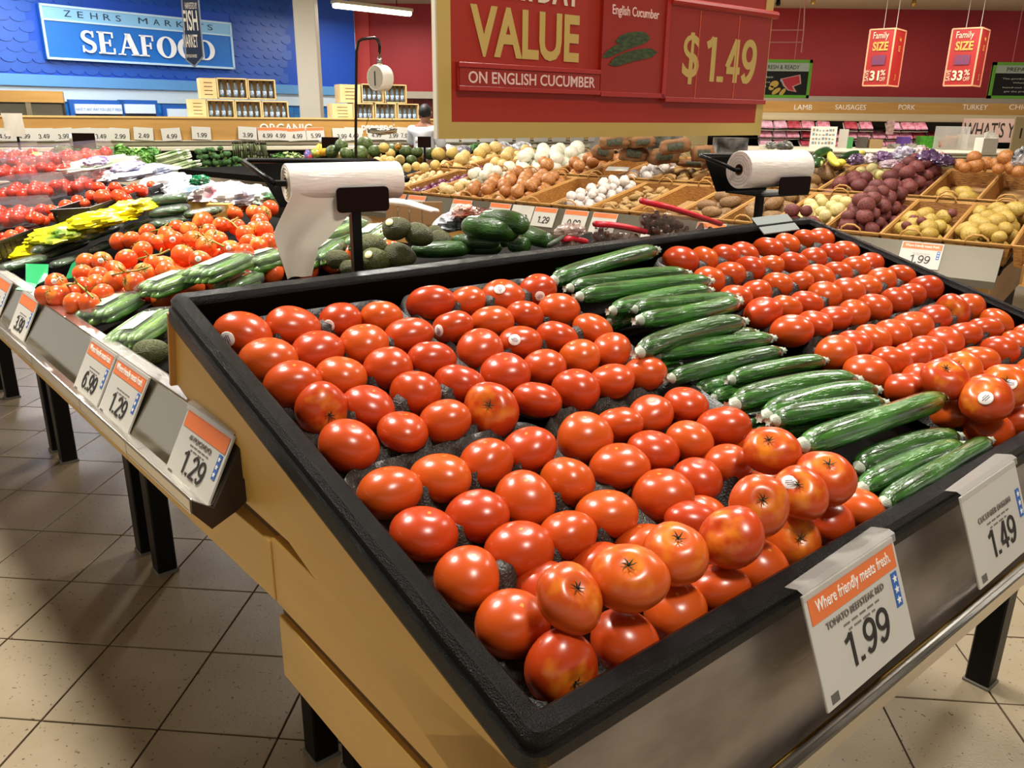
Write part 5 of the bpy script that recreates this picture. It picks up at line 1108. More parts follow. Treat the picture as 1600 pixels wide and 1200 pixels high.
# lettering
p=oc(447,201)[0]; text('ORGANIC',.16,Tm(p.x,-.004,p.z-.05),M_white,case,sx=.95,depth=.004,bold=.01)
p=oc(573,203)[0]; text('PEPPERS',.16,Tm(p.x+.15,-.004,p.z-.05),M_white,case,sx=.8,depth=.004,bold=.01)
tl=[(8,212,'4.99'),(38,212,'4.99'),(68,212,'3.49'),(98,212,'3.99'),(128,212,'3.99'),(157,212,'3.49'),(188,212,'2.99'),(225,211,'2.49'),(267,212,'4.99'),(315,210,'1.99'),(387,210,'3.99'),(417,211,'4.99'),(438,211,'4.99'),(463,212,'4.99'),(492,211,'5.99'),(533,212,'3.99'),(552,211,'4.49'),(587,210,'4.99'),(613,211,'3.99'),(633,211,'7.99')]
for i,(px,py,pr_) in enumerate(tl):
    p=oc(px,py)[0]; t=oc(px,py)[1]; w_=26*t/FOC/.93; M=OC@Tm(p.x,-.012,p.z+.085*t/9.5)@Rm(R.uniform(-5,5),'Y')@Rm(-7,'X')
    ticket(M,min(w_*1.0,.26),.15*t/10,pr_,f'white {pr_} ticket on the wood header, {orn(i+1)} from the left',small=True,band=i in(11,12,13,14),group='tickets along the wood header')
for i in range(9):
    p=oc(705+28*i,222,-.02)[0]; M=OC@Tm(p.x,-.03,zb+.01); o=G().box(-.12,.12,0,.01,-.05,.02).build('price_ticket',M_card,None,M); tag(o,f'plain white ticket under the red sign, {orn(i+1)} from the left','price ticket','tickets under the red sign')
# greens
def leafbunch(px,py,w,hp,label,col,rnd,n=120,size=.045,yy=-.35,name='greens_bunch',stem=None,cat='greens',ground=0):
    p,t=oc(px,py,yy); rx=.5*w*t/FOC; rz=.5*hp*t/FOC; rs=random.Random(int(px*7+py)); g=G()
    for k in range(n):
        a=rs.uniform(0,6.28); b=math.acos(rs.uniform(-.3,1)); q=rs.uniform(.7,1.0); c_=Vector((math.sin(b)*math.cos(a)*rx*q,math.sin(b)*math.sin(a)*rx*.6*q,math.cos(b)*rz*q))
        n_=Vector((c_.x/rx,c_.y/rx,c_.z/rz)).normalized()+Vector((rs.uniform(-.6,.6),rs.uniform(-.6,.6),rs.uniform(-.3,.6))); M=frame_from(c_,Vector((rs.uniform(-1,1),rs.uniform(-1,1),rs.uniform(-1,1))),n_); s_=size*rs.uniform(.6,1.3)
        g.add([(-s_,0,0),(-s_*.3,-s_*.6,s_*.2),(s_*.5,-s_*.5,0),(s_,0,s_*.25),(s_*.5,s_*.5,0),(-s_*.3,s_*.6,s_*.2),(0,0,s_*.1)],[(0,1,6),(1,2,6),(2,3,6),(3,4,6),(4,5,6),(5,0,6)],M)
    g.add(*sphere_pts(10,7,lambda a,b:(math.sin(a)*math.cos(b)*rx*.8,math.sin(a)*math.sin(b)*rx*.5,math.cos(a)*rz*.8)))
    m=mat('leaf_'+col,col,rough=.6,rnd=rnd,var=rnd,vscale=25); o=g.build(name,m,None,OC@Matrix.Translation(p)); tag(o,label,cat); return o
for a_ in [(105,236,40,14,'dark kale bunch left of the black plate','24401A','3E6A2A',100),(150,238,44,14,'dark leafy bunch right of the black plate','2C4E1C','4E8030',110),(188,243,34,32,'tall curly parsley bunch in the case','3E7A24','6AA23A',160),(222,250,50,36,'bright green lettuce head right of the parsley','5E9A34','8AC25A',200),(235,240,30,18,'darker lettuce behind the bright one','3A6A26','5E9A3A',80)]:
    leafbunch(a_[0],a_[1],a_[2],a_[3],a_[4],a_[5],a_[6],a_[7])
M_bro=mat('broccoli_floret','2E5228',rough=.8,var='4A7238',vscale=40,bump=1.2,bscale=60,rnd='3A5E30'); M_bst=mat('broccoli_stalk','8AA24A',rough=.6)
def broc(i,px,py,w):
    p,t=oc(px,py,-.45); r=.5*w*t/FOC; g=G(); rs=random.Random(i)
    for k in range(9):
        a=rs.uniform(0,6.28); q=rs.uniform(.2,.8) if k else 0; g.add(*sphere_pts(8,6,lambda A_,B_:(math.sin(A_)*math.cos(B_)*r*.48,math.sin(A_)*math.sin(B_)*r*.48,math.cos(A_)*r*.42)),Tm(q*r*math.cos(a),q*r*math.sin(a),rs.uniform(0,.35)*r))
    o=empty('broccoli_head',OC@Matrix.Translation(p),f'dark green broccoli head, {orn(i+1)} counted from upper left of the heap','broccoli','broccoli heads heaped in the case')
    g.build('floret_crown',M_bro,o,None,True); G().tube([(0,0,-r*.9),(0,0,0)],[r*.25,r*.3],8).build('stalk',M_bst,o,None,True)
for i,(px,py,w) in enumerate([(313,238,16),(328,235,14),(345,233,12),(318,247,18),(335,245,18),(352,243,18),(305,256,16),(322,256,18),(340,256,20),(357,254,20),(368,250,16),(312,266,18),(328,267,18),(345,267,18),(362,266,18),(380,266,12),(300,262,14),(371,260,14)]): broc(i,px,py,w)
M_asp=mat('asparagus','5E6E30',rough=.5,var='3E3A28',vscale=8); 
def bundle(px,py,w,hp,label,m,n=14,name='asparagus_bundle',lean=0,yy=-.3,cat='asparagus',tipm=None):
    p,t=oc(px,py,yy); rx=.5*w*t/FOC; hz=hp*t/FOC; o=empty(name,OC@Matrix.Translation(p)@Rm(lean,'Y'),label,cat); rs=random.Random(int(px)); g=G(); g2=G()
    for k in range(n):
        x=rs.uniform(-rx,rx)*.9; y=rs.uniform(-rx,rx)*.6; r=max(.006,rx/n*1.7); g.tube([(x,y,-hz/2),(x*1.05,y,hz*.36)],r,5); g2.tube([(x*1.05,y,hz*.33),(x*1.07,y,hz*.5)],[r*1.25,r*.3],5)
    g.build('stalks',m,o,None,True)['kind']='stuff'; g2.build('tips',tipm or mat('asparagus_tip','3E3424',rough=.6),o,None,True)['kind']='stuff'; return o
for i,(px,py,w) in enumerate([(372,235,18),(390,234,20),(408,236,18),(392,252,20),(410,254,20),(425,256,18),(383,246,14)]): bundle(px,py,w,30,f'green asparagus bundle, {orn(i+1)} from the left in the rear stack',M_asp)
for i,(px,py,w,hp) in enumerate([(265,245,14,40),(280,243,16,36),(278,258,16,46),(290,262,14,50),(295,268,14,40)]):
    bundle(px,py,w,hp,f'white-rooted green onion bundle lying flat, {orn(i+1)} from the left',mat('spring_onion_green','4E7A2C',rough=.5,var='DDE6B8',vscale=4),8,'spring_onion_bundle',75,-.5,'green onion',mat('spring_onion_root','ECEED8',rough=.5))
for i,a_ in enumerate([(438,248,26,16,'green leafy heap right of the asparagus','3E6A2A','5E8A3A',80),(455,250,36,22,'pale cauliflower and sprouts heap left of the melons','C9CF9A','8AA25A',120),(480,252,26,18,'pale mixed sprouts in bags','D6D2B0','C98A4A',70),(745,232,26,14,'green onions below the red sign','2E5A2A','4A7A3A',70),(835,240,50,14,'yellow-green bagged greens below the red sign','A8B84A','5E8A34',90),(870,236,40,16,'dark green onions under the red sign\'s middle','1E4A24','3A6A34',90)]):
    leafbunch(a_[0],a_[1],a_[2],a_[3],a_[4],a_[5],a_[6],a_[7],yy=-.3)
def cb(px,py,w,hp,l,c,v,i,yy=-.35):
    p,t=oc(px,py,yy); r=.5*w*t/FOC; rz=.5*hp*t/FOC; sd=i
    def fn(a,b): 
        d=Vector((math.sin(a)*math.cos(b),math.sin(a)*math.sin(b),math.cos(a))); q=1+.25*noise.noise(d*2.5+Vector((sd*3,0,0))); return (d.x*r*q,d.y*r*.7*q,d.z*rz*q)
    g=G(); g.add(*sphere_pts(16,10,fn)); tag(g.build('produce_bag',mat(f'casebag_{c}',c,rough=.25,var=v,vscale=16,spec=.8),None,OC@Matrix.Translation(p),True),l,'bag')
for i,a_ in enumerate([(482,246,14,22,'colourful bag of peppers left of the melons','3A5AA0','D8402E'),(494,240,18,14,'green and orange pepper bag','4E9A3A','E89A2A'),(502,235,18,20,'orange and yellow pepper bag next to the melons','F0A22E','E8D23A'),(700,234,22,16,'white tray pack right of the person','E6E6E2','A8A8A4'),(725,235,26,16,'striped grey pack under the red sign','9A96A0','3A3440'),(755,236,28,18,'dark shiny eggplant pack','241C28','7A7480'),(785,232,34,22,'silver foil bags under the red sign','D6D6DA','5A5A60'),(815,232,34,22,'silver foil bags, second cluster','DCDCE0','6A6A70'),(855,233,12,10,'small pack of orange carrots under the red sign','E88A3A','C9682A'),(866,231,12,10,'pale pack beside the carrots','E4E4B8','C9CF8A')]): cb(*a_,i)
# wooden header box at far left with framed windows
o=empty('freezer_case',OC,'wood-topped glass-fronted freezer at the far left edge','freezer')
p0=oc(-40,140,1.2)[0]; p1=oc(103,182,1.2)[0]; zt2=oc(60,142,1.2)[0].z; zm=oc(60,160,1.2)[0].z; zl=oc(60,186,1.2)[0].z
G().box(p0.x,p1.x,1.2,1.9,zm,zt2).build('wood_top',M_wood2,o); G().box(p0.x,p1.x,1.25,1.9,zl-.6,zm).build('cabinet',mat('freezer_inside','1E1A16',rough=.5),o)
mid=oc(45,170,1.2)[0].x
for a_,b_ in ((p0.x,mid-.02),(mid+.02,p1.x-.03)): 
    G().box(a_,b_,1.225,1.235,zl-.1,zm-.02).build('glass_pane',mat('freezer_glass','6A6450',rough=.08,spec=.9,alpha=.6),o)
G().box(mid-.03,mid+.03,1.21,1.25,zl-.1,zm).build('frame_post',mat('freezer_frame','8A8068',rough=.4,metal=.6),o)
# seafood counter windows with blue frames
for i,(x0,x1) in enumerate([(118,191),(196,243),(262,292)]):
    P0=hit(x0,175,SW,1,-.35)[0]; P1=hit(x1,175,SW,1,-.35)[0]; zt3=hit((x0+x1)/2,163 if i<2 else 170,SW,1,-.35)[0].z; zb3=hit((x0+x1)/2,192,SW,1,-.35)[0].z
    o=empty('seafood_window',SW,f'blue-framed seafood counter window with white header, {orn(i+1)} from the left','counter window')
    G().box(P0.x-.06,P1.x+.06,-.33,-.27,zb3-.3,zt3+.06).build('frame',mat('blue_frame','1B57A8',rough=.4),o)
    G().box(P0.x,P1.x,-.36,-.33,zt3-.13,zt3).build('header_strip',mat('lit_header','D6E6F4',rough=.5),o)
    if i==0: text('HAVE IT ANY WAY YOU LIKE IT FRESH',.055,Tm((P0.x+P1.x)/2,-.362,zt3-.09),M_bluep,o,sx=.7)
    G().box(P0.x,P1.x,-.35,-.33,zb3-.25,zt3-.14).build('dark_glass',mat('dark_glass','0E1826',rough=.1,spec=.8),o)
# ------------------------------------------------------------------ bottle crates
M_crate=mat('pine_crate','D8BE8A',rough=.6,var='C9A870',vscale=5); M_bot=mat('clear_bottle','5E6E7A',rough=.1,spec=.9,var='3A4652',vscale=10); M_lab=mat('bottle_label','3A78B8',rough=.4,var='DCE8F0',vscale=30); M_cap=mat('bottle_cap','14100E',rough=.4)
bt=G().lathe([(.030,0),(.034,.005),(.034,.15),(.028,.19),(.013,.225),(.013,.255),(.0,.256)],10).mesh('bottle',M_bot,True); lb=G().lathe([(.0345,.035),(.0345,.12)],10).mesh('label_sleeve',M_lab,True); cp=G().lathe([(.015,.248),(.015,.28),(.0,.281)],8).mesh('bottle_cap',M_cap,True)
cn_=0
def crate(px0,px1,pyb,pyt,label,yy=.35,side=False,bottles=4):
    global cn_
    P0,t=oc(px0,pyb,yy); P1=oc(px1,pyb,yy)[0]; zt_=oc((px0+px1)/2,pyt,yy)[0].z; w_=P1.x-P0.x; h_=zt_-P0.z
    o=empty('bottle_crate',OC@Tm(P0.x,yy,P0.z),label,'crate','pine crates of bottled water'); t_=.014
    for (x0,x1,z0,z1) in ((0,w_,0,t_),(0,w_,h_-t_,h_),(0,t_,0,h_),(w_-t_,w_,0,h_)): G().box(x0,x1,0,.28,z0,z1).build('crate_board',M_crate,o)
    G().box(0,w_,.27,.28,0,h_).build('back_board',M_crate,o)
    s_=min((h_-2*t_)*.96/.281,1.5)
    for k in range(bottles):
        b_=ob('water_bottle',bt); b_.matrix_world=OC@Tm(P0.x+t_+(w_-2*t_)*(k+.5)/bottles,yy+.06,P0.z+t_)@Matrix.Diagonal((min(s_,(w_-2*t_)/bottles/.07),)*2+(s_,1)); ob('label_sleeve',lb,b_); ob('bottle_cap',cp,b_); cn_+=1
        tag(b_,f'clear water bottle, {orn(k+1)} from left, {label}','bottle','water bottles in the crates')
def cend(px0,px1,pyb,pyt,label,yy=.35):
    P0,t=oc(px0,pyb,yy); P1=oc(px1,pyb,yy)[0]; zt_=oc((px0+px1)/2,pyt,yy)[0].z; w_=P1.x-P0.x; h_=zt_-P0.z
    o=empty('bottle_crate',OC@Tm(P0.x,yy,P0.z),label,'crate','pine crates of bottled water')
    G().box(0,w_,0,.28,0,h_).build('crate_side',M_crate,o)
    for k in range(4): G().box(w_*.25,w_*.75,-.004,.002,h_*(.2+.19*k),h_*(.225+.19*k)).build('slot',mat('crate_slot','2A2018',rough=.8),o)
cend(297,324,184,155,'pine crate end with slots, lower left of the left stack'); cend(314,340,154,122,'pine crate end with slots, upper left of the left stack')
crate(325,368,185,156,'lower left crate of the left stack'); crate(369,410,186,157,'lower middle crate of the left stack'); crate(411,452,187,158,'lower right crate of the left stack')
crate(341,388,154,122,'upper left crate of the left stack'); crate(389,432,155,124,'upper right crate of the left stack')
cend(520,552,188,162,'pine crate end with slots, lower left of the right stack'); cend(532,564,160,132,'pine crate end with slots, upper left of the right stack')
crate(553,585,189,161,'lower left crate of the right stack'); crate(587,620,190,161,'lower middle crate of the right stack'); crate(622,655,190,162,'lower right crate of the right stack')
crate(566,600,160,131,'upper left crate of the right stack'); crate(602,636,161,132,'upper right crate of the right stack')
# ------------------------------------------------------------------ hanging scale
g0,t0=hw(0,0,I4,0) if 0 else (None,0)
Y=7.2
def aty(px,py,Y_=None):
    D=fwd+CR*((px-800)/FOC)+CU*((600-py)/FOC); return CP+D*((Y_ or Y)/D.y)
o=empty('hanging_scale_arm',Matrix.Translation(aty(556,240)),'tall thin dark pole with bent arm carrying the produce scale','scale pole'); W0=o.matrix_world.inverted()
P=[W0@aty(x,y) for x,y in ((556,258),(556,180),(557,80),(560,65),(566,61),(585,59),(590,62),(593,70),(593,82))]
g=G(); g.tube(P,.012,8); g.build('pole',mat('dark_chrome','2A2422',rough=.25,metal=.8),o,None,True)
o=empty('produce_scale',Matrix.Translation(aty(594,122)),'round white dial scale hanging from the bent pole above the crates','scale'); W0=o.matrix_world.inverted()
Ms=Rm(-20,'Z')@Rm(90,'X'); rr_=.5*36*Y/FOC
G().lathe([(0,-.06),(rr_*.97,-.06),(rr_,-.05),(rr_,.05),(rr_*.95,.06),(rr_*.86,.055),(0,.052)],26,Rm(-38,'Z')@Rm(90,'X')).build('housing',mat('scale_white','E4DFD0',rough=.4),o,None,True,40)
G().lathe([(0,.056),(rr_*.84,.056),(rr_*.84,.0575),(0,.0575)],26,Rm(-38,'Z')@Rm(90,'X')).build('dial',mat('dial_face','C9C4B4',rough=.4),o)
G().box(-.006,.006,-rr_*.6,rr_*.5,.059,.061,Rm(-38,'Z')@Rm(90,'X')).build('needle',M_ink,o)
g=G(); g.tube([W0@aty(593,82),W0@aty(593,92),W0@aty(593,104)],[.006,.018,.03],8); g.build('hook',mat('chrome','C9C4BC',rough=.15,metal=1),o,None,True)
g=G()
for dx in (-1,1): g.tube([W0@aty(594+dx*3,140),W0@aty(594+dx*22,196)],.003,5)
g.build('chain',MATS['chrome'],o)
g=G(); c_=W0@aty(597,201); g.lathe([(.02,-.05),(.12,-.035),(.13,.0),(.125,.002),(.11,-.03),(.0,-.045)],20,Matrix.Translation(c_)@Matrix.Diagonal((1,1,1,1))); g.build('weighing_pan',mat('pan_metal','B8B4A8',rough=.2,metal=1),o,None,True)
# distant roll holders with black plates
for i,(px,py,w,hp,Yd,l) in enumerate([(131,220,34,22,9.2,'dark square plate of a distant bag stand before the greens'),(516,223,26,16,9.0,'dark plate of a distant bag stand left of the melons'),(663,222,20,16,8.6,'dark plate of a distant bag stand beside the person')]):
    c_=aty(px,py,Yd); o=empty('bag_roll_stand',Matrix.Translation(c_),l,'stand'); a_=.5*w*Yd/FOC; b_=.5*hp*Yd/FOC
    G().box(-a_,a_,0,.01,-b_,b_,b=.002).build('front_plate',MATS['dark_brown_plate'],o); G().box(-.012,.012,.01,.03,-(c_.z-.8),-b_*.9).build('post',M_leg,o)
    g=G(); g.lathe([(.02,-a_*1.4),(b_*.55,-a_*1.4),(b_*.55,-a_*.9+a_*1.6),(.02,a_*.7)],12,Tm(0,.07,b_*.3)@Rm(90,'Y')); q=g.build('film_roll',M_roll,None,Matrix.Translation(c_),True); tag(q,'small white bag roll, '+l.replace('dark square plate','end').replace('dark plate','end'),'bag roll')
bag(22,196,32,26,0,'white bag end blown up over the left tickets','F4F2EE','C9C4BC',alpha=.9,frame=Matrix.Translation(aty(22,196,9.5))@Matrix.Identity(4),seed=90) if 0 else None
c_=aty(23,190,9.6); o=empty('bag_roll_stand',Matrix.Translation(c_),'distant bag stand with a white bag fluttering over the leftmost tickets','stand')
g=G(); v=[]
for j in range(6):
    for i in range(6): v.append((-.12+.05*i-.004*j*j*.3*(i-2.5)*.4,-.04+.02*math.sin(i*2+j),.09-.05*j))
g.add(v,[(j*6+i,j*6+i+1,j*6+i+7,j*6+i+6) for j in range(5) for i in range(5)]); g.build('hanging_bag',mat('hanging_bag_film','E3DACB'),o,None,True); G().box(-.01,.01,0,.02,-(c_.z-.75),.05).build('post',M_leg,o)
# ------------------------------------------------------------------ person (back view, white shirt)
def skinmesh(name,pts,edges,radii,m,root=0,sub=2,M=None,parent=None):
    me=bpy.data.meshes.new(name); me.from_pydata(pts,edges,[]); o=bpy.data.objects.new(name,me); COL.objects.link(o)
    md=o.modifiers.new('s','SKIN'); sv=me.skin_vertices[0].data
    for i,r in enumerate(radii): sv[i].radius=(r if isinstance(r,tuple) else (r,r)); sv[i].use_root=(i==root)
    md.use_smooth_shade=True; s2=o.modifiers.new('u','SUBSURF'); s2.levels=sub; s2.render_levels=sub
    dg=bpy.context.evaluated_depsgraph_get(); m2=bpy.data.meshes.new_from_object(o.evaluated_get(dg)); bpy.data.objects.remove(o)
    m2.materials.clear(); m2.materials.append(m); m2.name=name
    for p_ in m2.polygons: p_.use_smooth=True
    return ob(name,m2,parent,M)
Yp=10.6; ph=aty(665,167,Yp); base=Vector((aty(663,230,Yp).x,Yp,0))
H_=ph.z; S_=H_/1.70
PM=Matrix.Translation(base)@Rm(-18,'Z')@Matrix.Diagonal((S_,S_,S_,1)); PMn=Matrix.Translation(base)@Rm(-18,'Z')
pe=empty('person',PMn,'person seen from behind in a white short-sleeved shirt, reaching towards the case','person')
SM=Matrix.Diagonal((S_,S_,S_,1))
skin=mat('skin','8A5A40',rough=.5); hair=mat('dark_hair','14100E',rough=.6,bump=.6,bscale=60); shirt=mat('white_shirt','D6D6D8',rough=.8,bump=.5,bscale=9); pants=mat('dark_trousers','1C1C22',rough=.8)
# y+ is the way the person faces
pts=[(0,0,.95),(0,0,1.12),(0,.02,1.32),(0,.03,1.44),(0,.05,1.52),(0,.07,1.60),(0,.06,1.66),(-.17,.02,1.40),(-.24,.10,1.20),(-.22,.28,1.08),(-.21,.36,1.06),(.17,.02,1.40),(.27,.02,1.16),(.29,.12,.96),(.29,.16,.88),(-.09,0,.88),(-.10,.02,.48),(-.10,-.02,.09),(.09,0,.88),(.11,.0,.48),(.12,-.02,.09)]
ed=[(0,1),(1,2),(2,3),(3,4),(4,5),(5,6),(3,7),(7,8),(8,9),(9,10),(3,11),(11,12),(12,13),(13,14),(0,15),(15,16),(16,17),(0,18),(18,19),(19,20)]
ra=[(.15,.10),(.13,.095),(.16,.11),(.10,.08),.055,(.078,.095),(.06,.075),.06,.046,.034,.03,.06,.046,.034,.03,.088,.058,.04,.088,.058,.04]
skinmesh('body',pts,ed,ra,skin,0,2,SM,pe)
sp_=[0,1,2,3,7,8,11,12]; ix={a:i for i,a in enumerate(sp_)}
skinmesh('shirt',[pts[i] for i in sp_],[(ix[a],ix[b]) for a,b in ed if a in ix and b in ix],[(.175,.13),(.16,.125),(.185,.135),(.125,.10),.088,.070,.088,.070],shirt,0,2,SM,pe)
sp_=[0,15,16,17,18,19,20]; ix={a:i for i,a in enumerate(sp_)}
skinmesh('trousers',[pts[i] for i in sp_],[(ix[a],ix[b]) for a,b in ed if a in ix and b in ix],[(.165,.12),.108,.078,.062,.108,.078,.062],pants,0,2,SM,pe)
def hf(a,b):
    d=Vector((math.sin(a)*math.cos(b),math.sin(a)*math.sin(b),math.cos(a))); k=1.0 if d.y<.15 else (.96 if d.z>.35 else .80); return (d.x*.088*k,.055+d.y*.108*k,1.645+d.z*.098*k)
g=G(); g.add(*sphere_pts(20,14,hf)); g.build('hair',hair,pe,SM,True)
for s_ in (-1,1):
    G().box(-.045,.045,-.08,.18,0,.08,b=.02).build('shoe',mat('black_shoe','101010',rough=.4),pe,SM@Tm(.11*s_,0,0))
    g=G(); g.add(*sphere_pts(8,6,lambda a,b:(math.sin(a)*math.cos(b)*.012,math.sin(a)*math.sin(b)*.02,math.cos(a)*.03))); g.build('ear',skin,pe,SM@Tm(.09*s_,.06,1.615),True)
    hp_=Vector((-.21,.36,1.06)) if s_<0 else Vector((.29,.16,.88)); dr=Vector((0,1,-.2)) if s_<0 else Vector((0,.3,-1))
    M=frame_from(hp_,dr.cross(Vector((0,0,1))).normalized() if s_<0 else Vector((0,1,0)),Vector((0,0,1)) if s_<0 else Vector((1,0,0)))
    g=G(); dn=dr.normalized(); sd=Vector((1,0,0)) if s_<0 else Vector((0,1,.2)).normalized()
    g.tube([hp_,hp_+dn*.05,hp_+dn*.10],[.028,.036,.033],8,squash=.5)
    for k,(q,l) in enumerate(((-.027,.062),(-.009,.075),(.009,.070),(.027,.055))): b0=hp_+dn*.095+sd*q; g.tube([b0,b0+dn*l*.5,b0+dn*l+Vector((0,0,-.015))],[.009,.008,.006],6)
    b0=hp_+dn*.03+sd*(.03*-s_); g.tube([b0,b0+dn*.03+sd*.02*-s_,b0+dn*.06+sd*.025*-s_],[.012,.010,.007],6); g.build('hand',skin,pe,SM,True)
# ------------------------------------------------------------------ big red value sign (MI frame, plane v=1.2)
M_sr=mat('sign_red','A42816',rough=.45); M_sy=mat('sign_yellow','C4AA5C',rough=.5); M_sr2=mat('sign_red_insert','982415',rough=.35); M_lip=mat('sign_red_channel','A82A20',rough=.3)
V=1.2; u0,u1,zb_,zt_=.735,1.982,1.444,2.36
sg_=empty('value_sign',MI@Tm(0,V,0),'large red yellow-bordered hanging sign reading VALUE on English cucumber $1.49','sign')
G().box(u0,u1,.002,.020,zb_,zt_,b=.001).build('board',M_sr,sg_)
g=G(); bw=.037
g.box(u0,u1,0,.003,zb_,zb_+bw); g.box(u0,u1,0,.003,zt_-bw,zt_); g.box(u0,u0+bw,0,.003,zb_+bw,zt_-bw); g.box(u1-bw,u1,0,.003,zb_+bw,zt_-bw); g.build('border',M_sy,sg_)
G().box(u0-.004,u0,0,.014,zb_,zt_).build('edge_strip',mat('sign_edge','CFC9B4',rough=.5),sg_)
def sp(px,py): return hit(px,py,MI,1,V)[0]
def sgn(*a,**k): k.setdefault('par',sg_); return stext(*a,**k)
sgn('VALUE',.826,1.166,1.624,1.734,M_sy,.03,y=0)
sgn('EVERYDAY',.835,1.166,1.752,1.83,mat('sign_cream','E2CFB4',rough=.5),.03,y=0)
G().box(.785,1.236,-.008,.002,1.549,1.610).build('strip_holder',M_lip,sg_); G().box(.788,1.234,-.011,-.008,1.561,1.598).build('strip_insert',M_sr2,sg_)
g=G(); g.box(.785,1.236,-.014,-.008,1.549,1.560,b=.001); g.box(.785,1.236,-.014,-.008,1.599,1.610,b=.001); g.build('channel_lip',M_lip,sg_)
sgn('ON ENGLISH CUCUMBER',.812,1.216,1.566,1.592,mat('sign_pink_white','EBC9BE',rough=.5),.012,y=-.0115)
G().box(1.238,1.475,-.010,.002,1.556,1.95).build('picture_panel',M_sr2,sg_)
g=G(); g.box(1.238,1.490,-.015,-.010,1.546,1.558,b=.001); g.box(1.475,1.492,-.015,.002,1.546,1.95); g.build('panel_channel',M_lip,sg_)
sgn('English Cucumber',1.270,1.448,1.738,1.768,mat('sign_pink_white','EBC9BE'),.012,y=-.0105)
M_pc=mat('printed_cucumber','243418',rough=.5,var='44562A',vscale=60,stretch=(1,1,3)); M_pd=mat('printed_cucumber_shade','1C2C16',rough=.5)
for i,(x0,y0,x1,y1,w) in enumerate([(956,66,1010,57,14),(935,90,1012,60,14),(946,101,1022,82,17)]):
    a,b=sp(x0,y0),sp(x1,y1); pts=[]; n=9; dx=b.x-a.x; dz=b.z-a.z; L_=math.hypot(dx,dz); nx_,nz_=-dz/L_,dx/L_; hw_=.5*w/640
    for k in range(n): s_=k/(n-1); q=hw_*(1-abs(2*s_-1)**4)**.5 if 0<k<n-1 else 0; bow=.006*math.sin(math.pi*s_); pts.append((a.x+dx*s_+nx_*(q+bow),a.z+dz*s_+nz_*(q+bow)))
    for k in range(n-2,0,-1): s_=k/(n-1); q=hw_*(1-abs(2*s_-1)**4)**.5; bow=.006*math.sin(math.pi*s_); pts.append((a.x+dx*s_-nx_*(q-bow),a.z+dz*s_-nz_*(q-bow)))
    G().poly([p_ for p_ in pts][::-1],.0006,Tm(0,-.0105-.0007*(i+1),0)).build('printed_cucumber',M_pc,sg_)
G().box(1.496,1.962,-.012,.002,1.545,1.785).build('price_panel',M_sr2,sg_)
for x in (1.62,1.80): G().box(x,x+.002,-.0135,-.012,1.548,1.78).build('flip_edge',mat('flip_edge','D96A50',rough=.4),sg_)
g=G(); g.box(1.49,1.968,-.017,-.012,1.537,1.550,b=.001); g.tube([(1.49,-.012,1.795),(1.985,-.012,1.795)],.011,10); g.build('price_channel',M_lip,sg_,None,False)
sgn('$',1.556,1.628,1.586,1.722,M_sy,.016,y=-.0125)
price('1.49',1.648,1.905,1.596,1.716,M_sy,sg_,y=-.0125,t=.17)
for x in (.95,1.75): G().tube([(x,.01,zt_),(x,.01,CEIL)],.003,6).build('hanging_wire',M_leg,sg_)
# ------------------------------------------------------------------ seafood sign on the blue wall
def sw(px,py,y=0): return hit(px,py,SW,1,y)[0]
ss=empty('seafood_sign',SW,'light-bordered blue wall sign with SEAFOOD in white letters','sign')
a=sw(60,8,-.08); b=sw(366,100,-.08); ztL=sw(56,4,-.08).z; zbL=sw(68,92,-.08).z; zm_=sw(62,29,-.08).z
G().box(a.x,b.x,-.08,-.02,zbL,ztL).build('sign_panel',mat('seafood_panel','1670C8',rough=.4),ss)
G().box(a.x,b.x,-.085,-.08,zm_,ztL).build('top_band',mat('seafood_band','8CC4EA',rough=.4),ss)
g=G(); t_=.03
for (x0,x1,z0,z1) in ((a.x,b.x,ztL-t_,ztL),(a.x,b.x,zbL,zbL+t_),(a.x,a.x+t_,zbL,ztL),(b.x-t_,b.x,zbL,ztL),(a.x,b.x,zm_-.012,zm_+.012)): g.box(x0,x1,-.10,-.08,z0,z1)
g.build('sign_frame',mat('pale_blue_frame','BFE0F6',rough=.4),ss)
x0=sw(101,20,-.09).x; x1=sw(333,40,-.09).x; hb=(ztL-zm_)
for c_,pa,pb in (('Z',101,112),('E',122,131),('H',142,153),('R',162,173),('S',181,189),('M',216,230),('A',239,249),('R',257,267),('K',275,286),('E',293,301),('T',308,317),('S',323,331)): stext(c_,sw(pa,30,-.09).x,sw(pb,30,-.09).x,zm_+hb*.28,zm_+hb*.70,mat('navy_letters','17304E',rough=.5),.0,y=-.088,par=ss).name='sign_letter'
x0=sw(124,60,-.1).x; x1=sw(338,90,-.1).x; hh_=zm_-zbL
def slab(o_): return o_
SX=x1-x0; cw=SX/7.0; zc0=zbL+hh_*.22; zh=hh_*.58
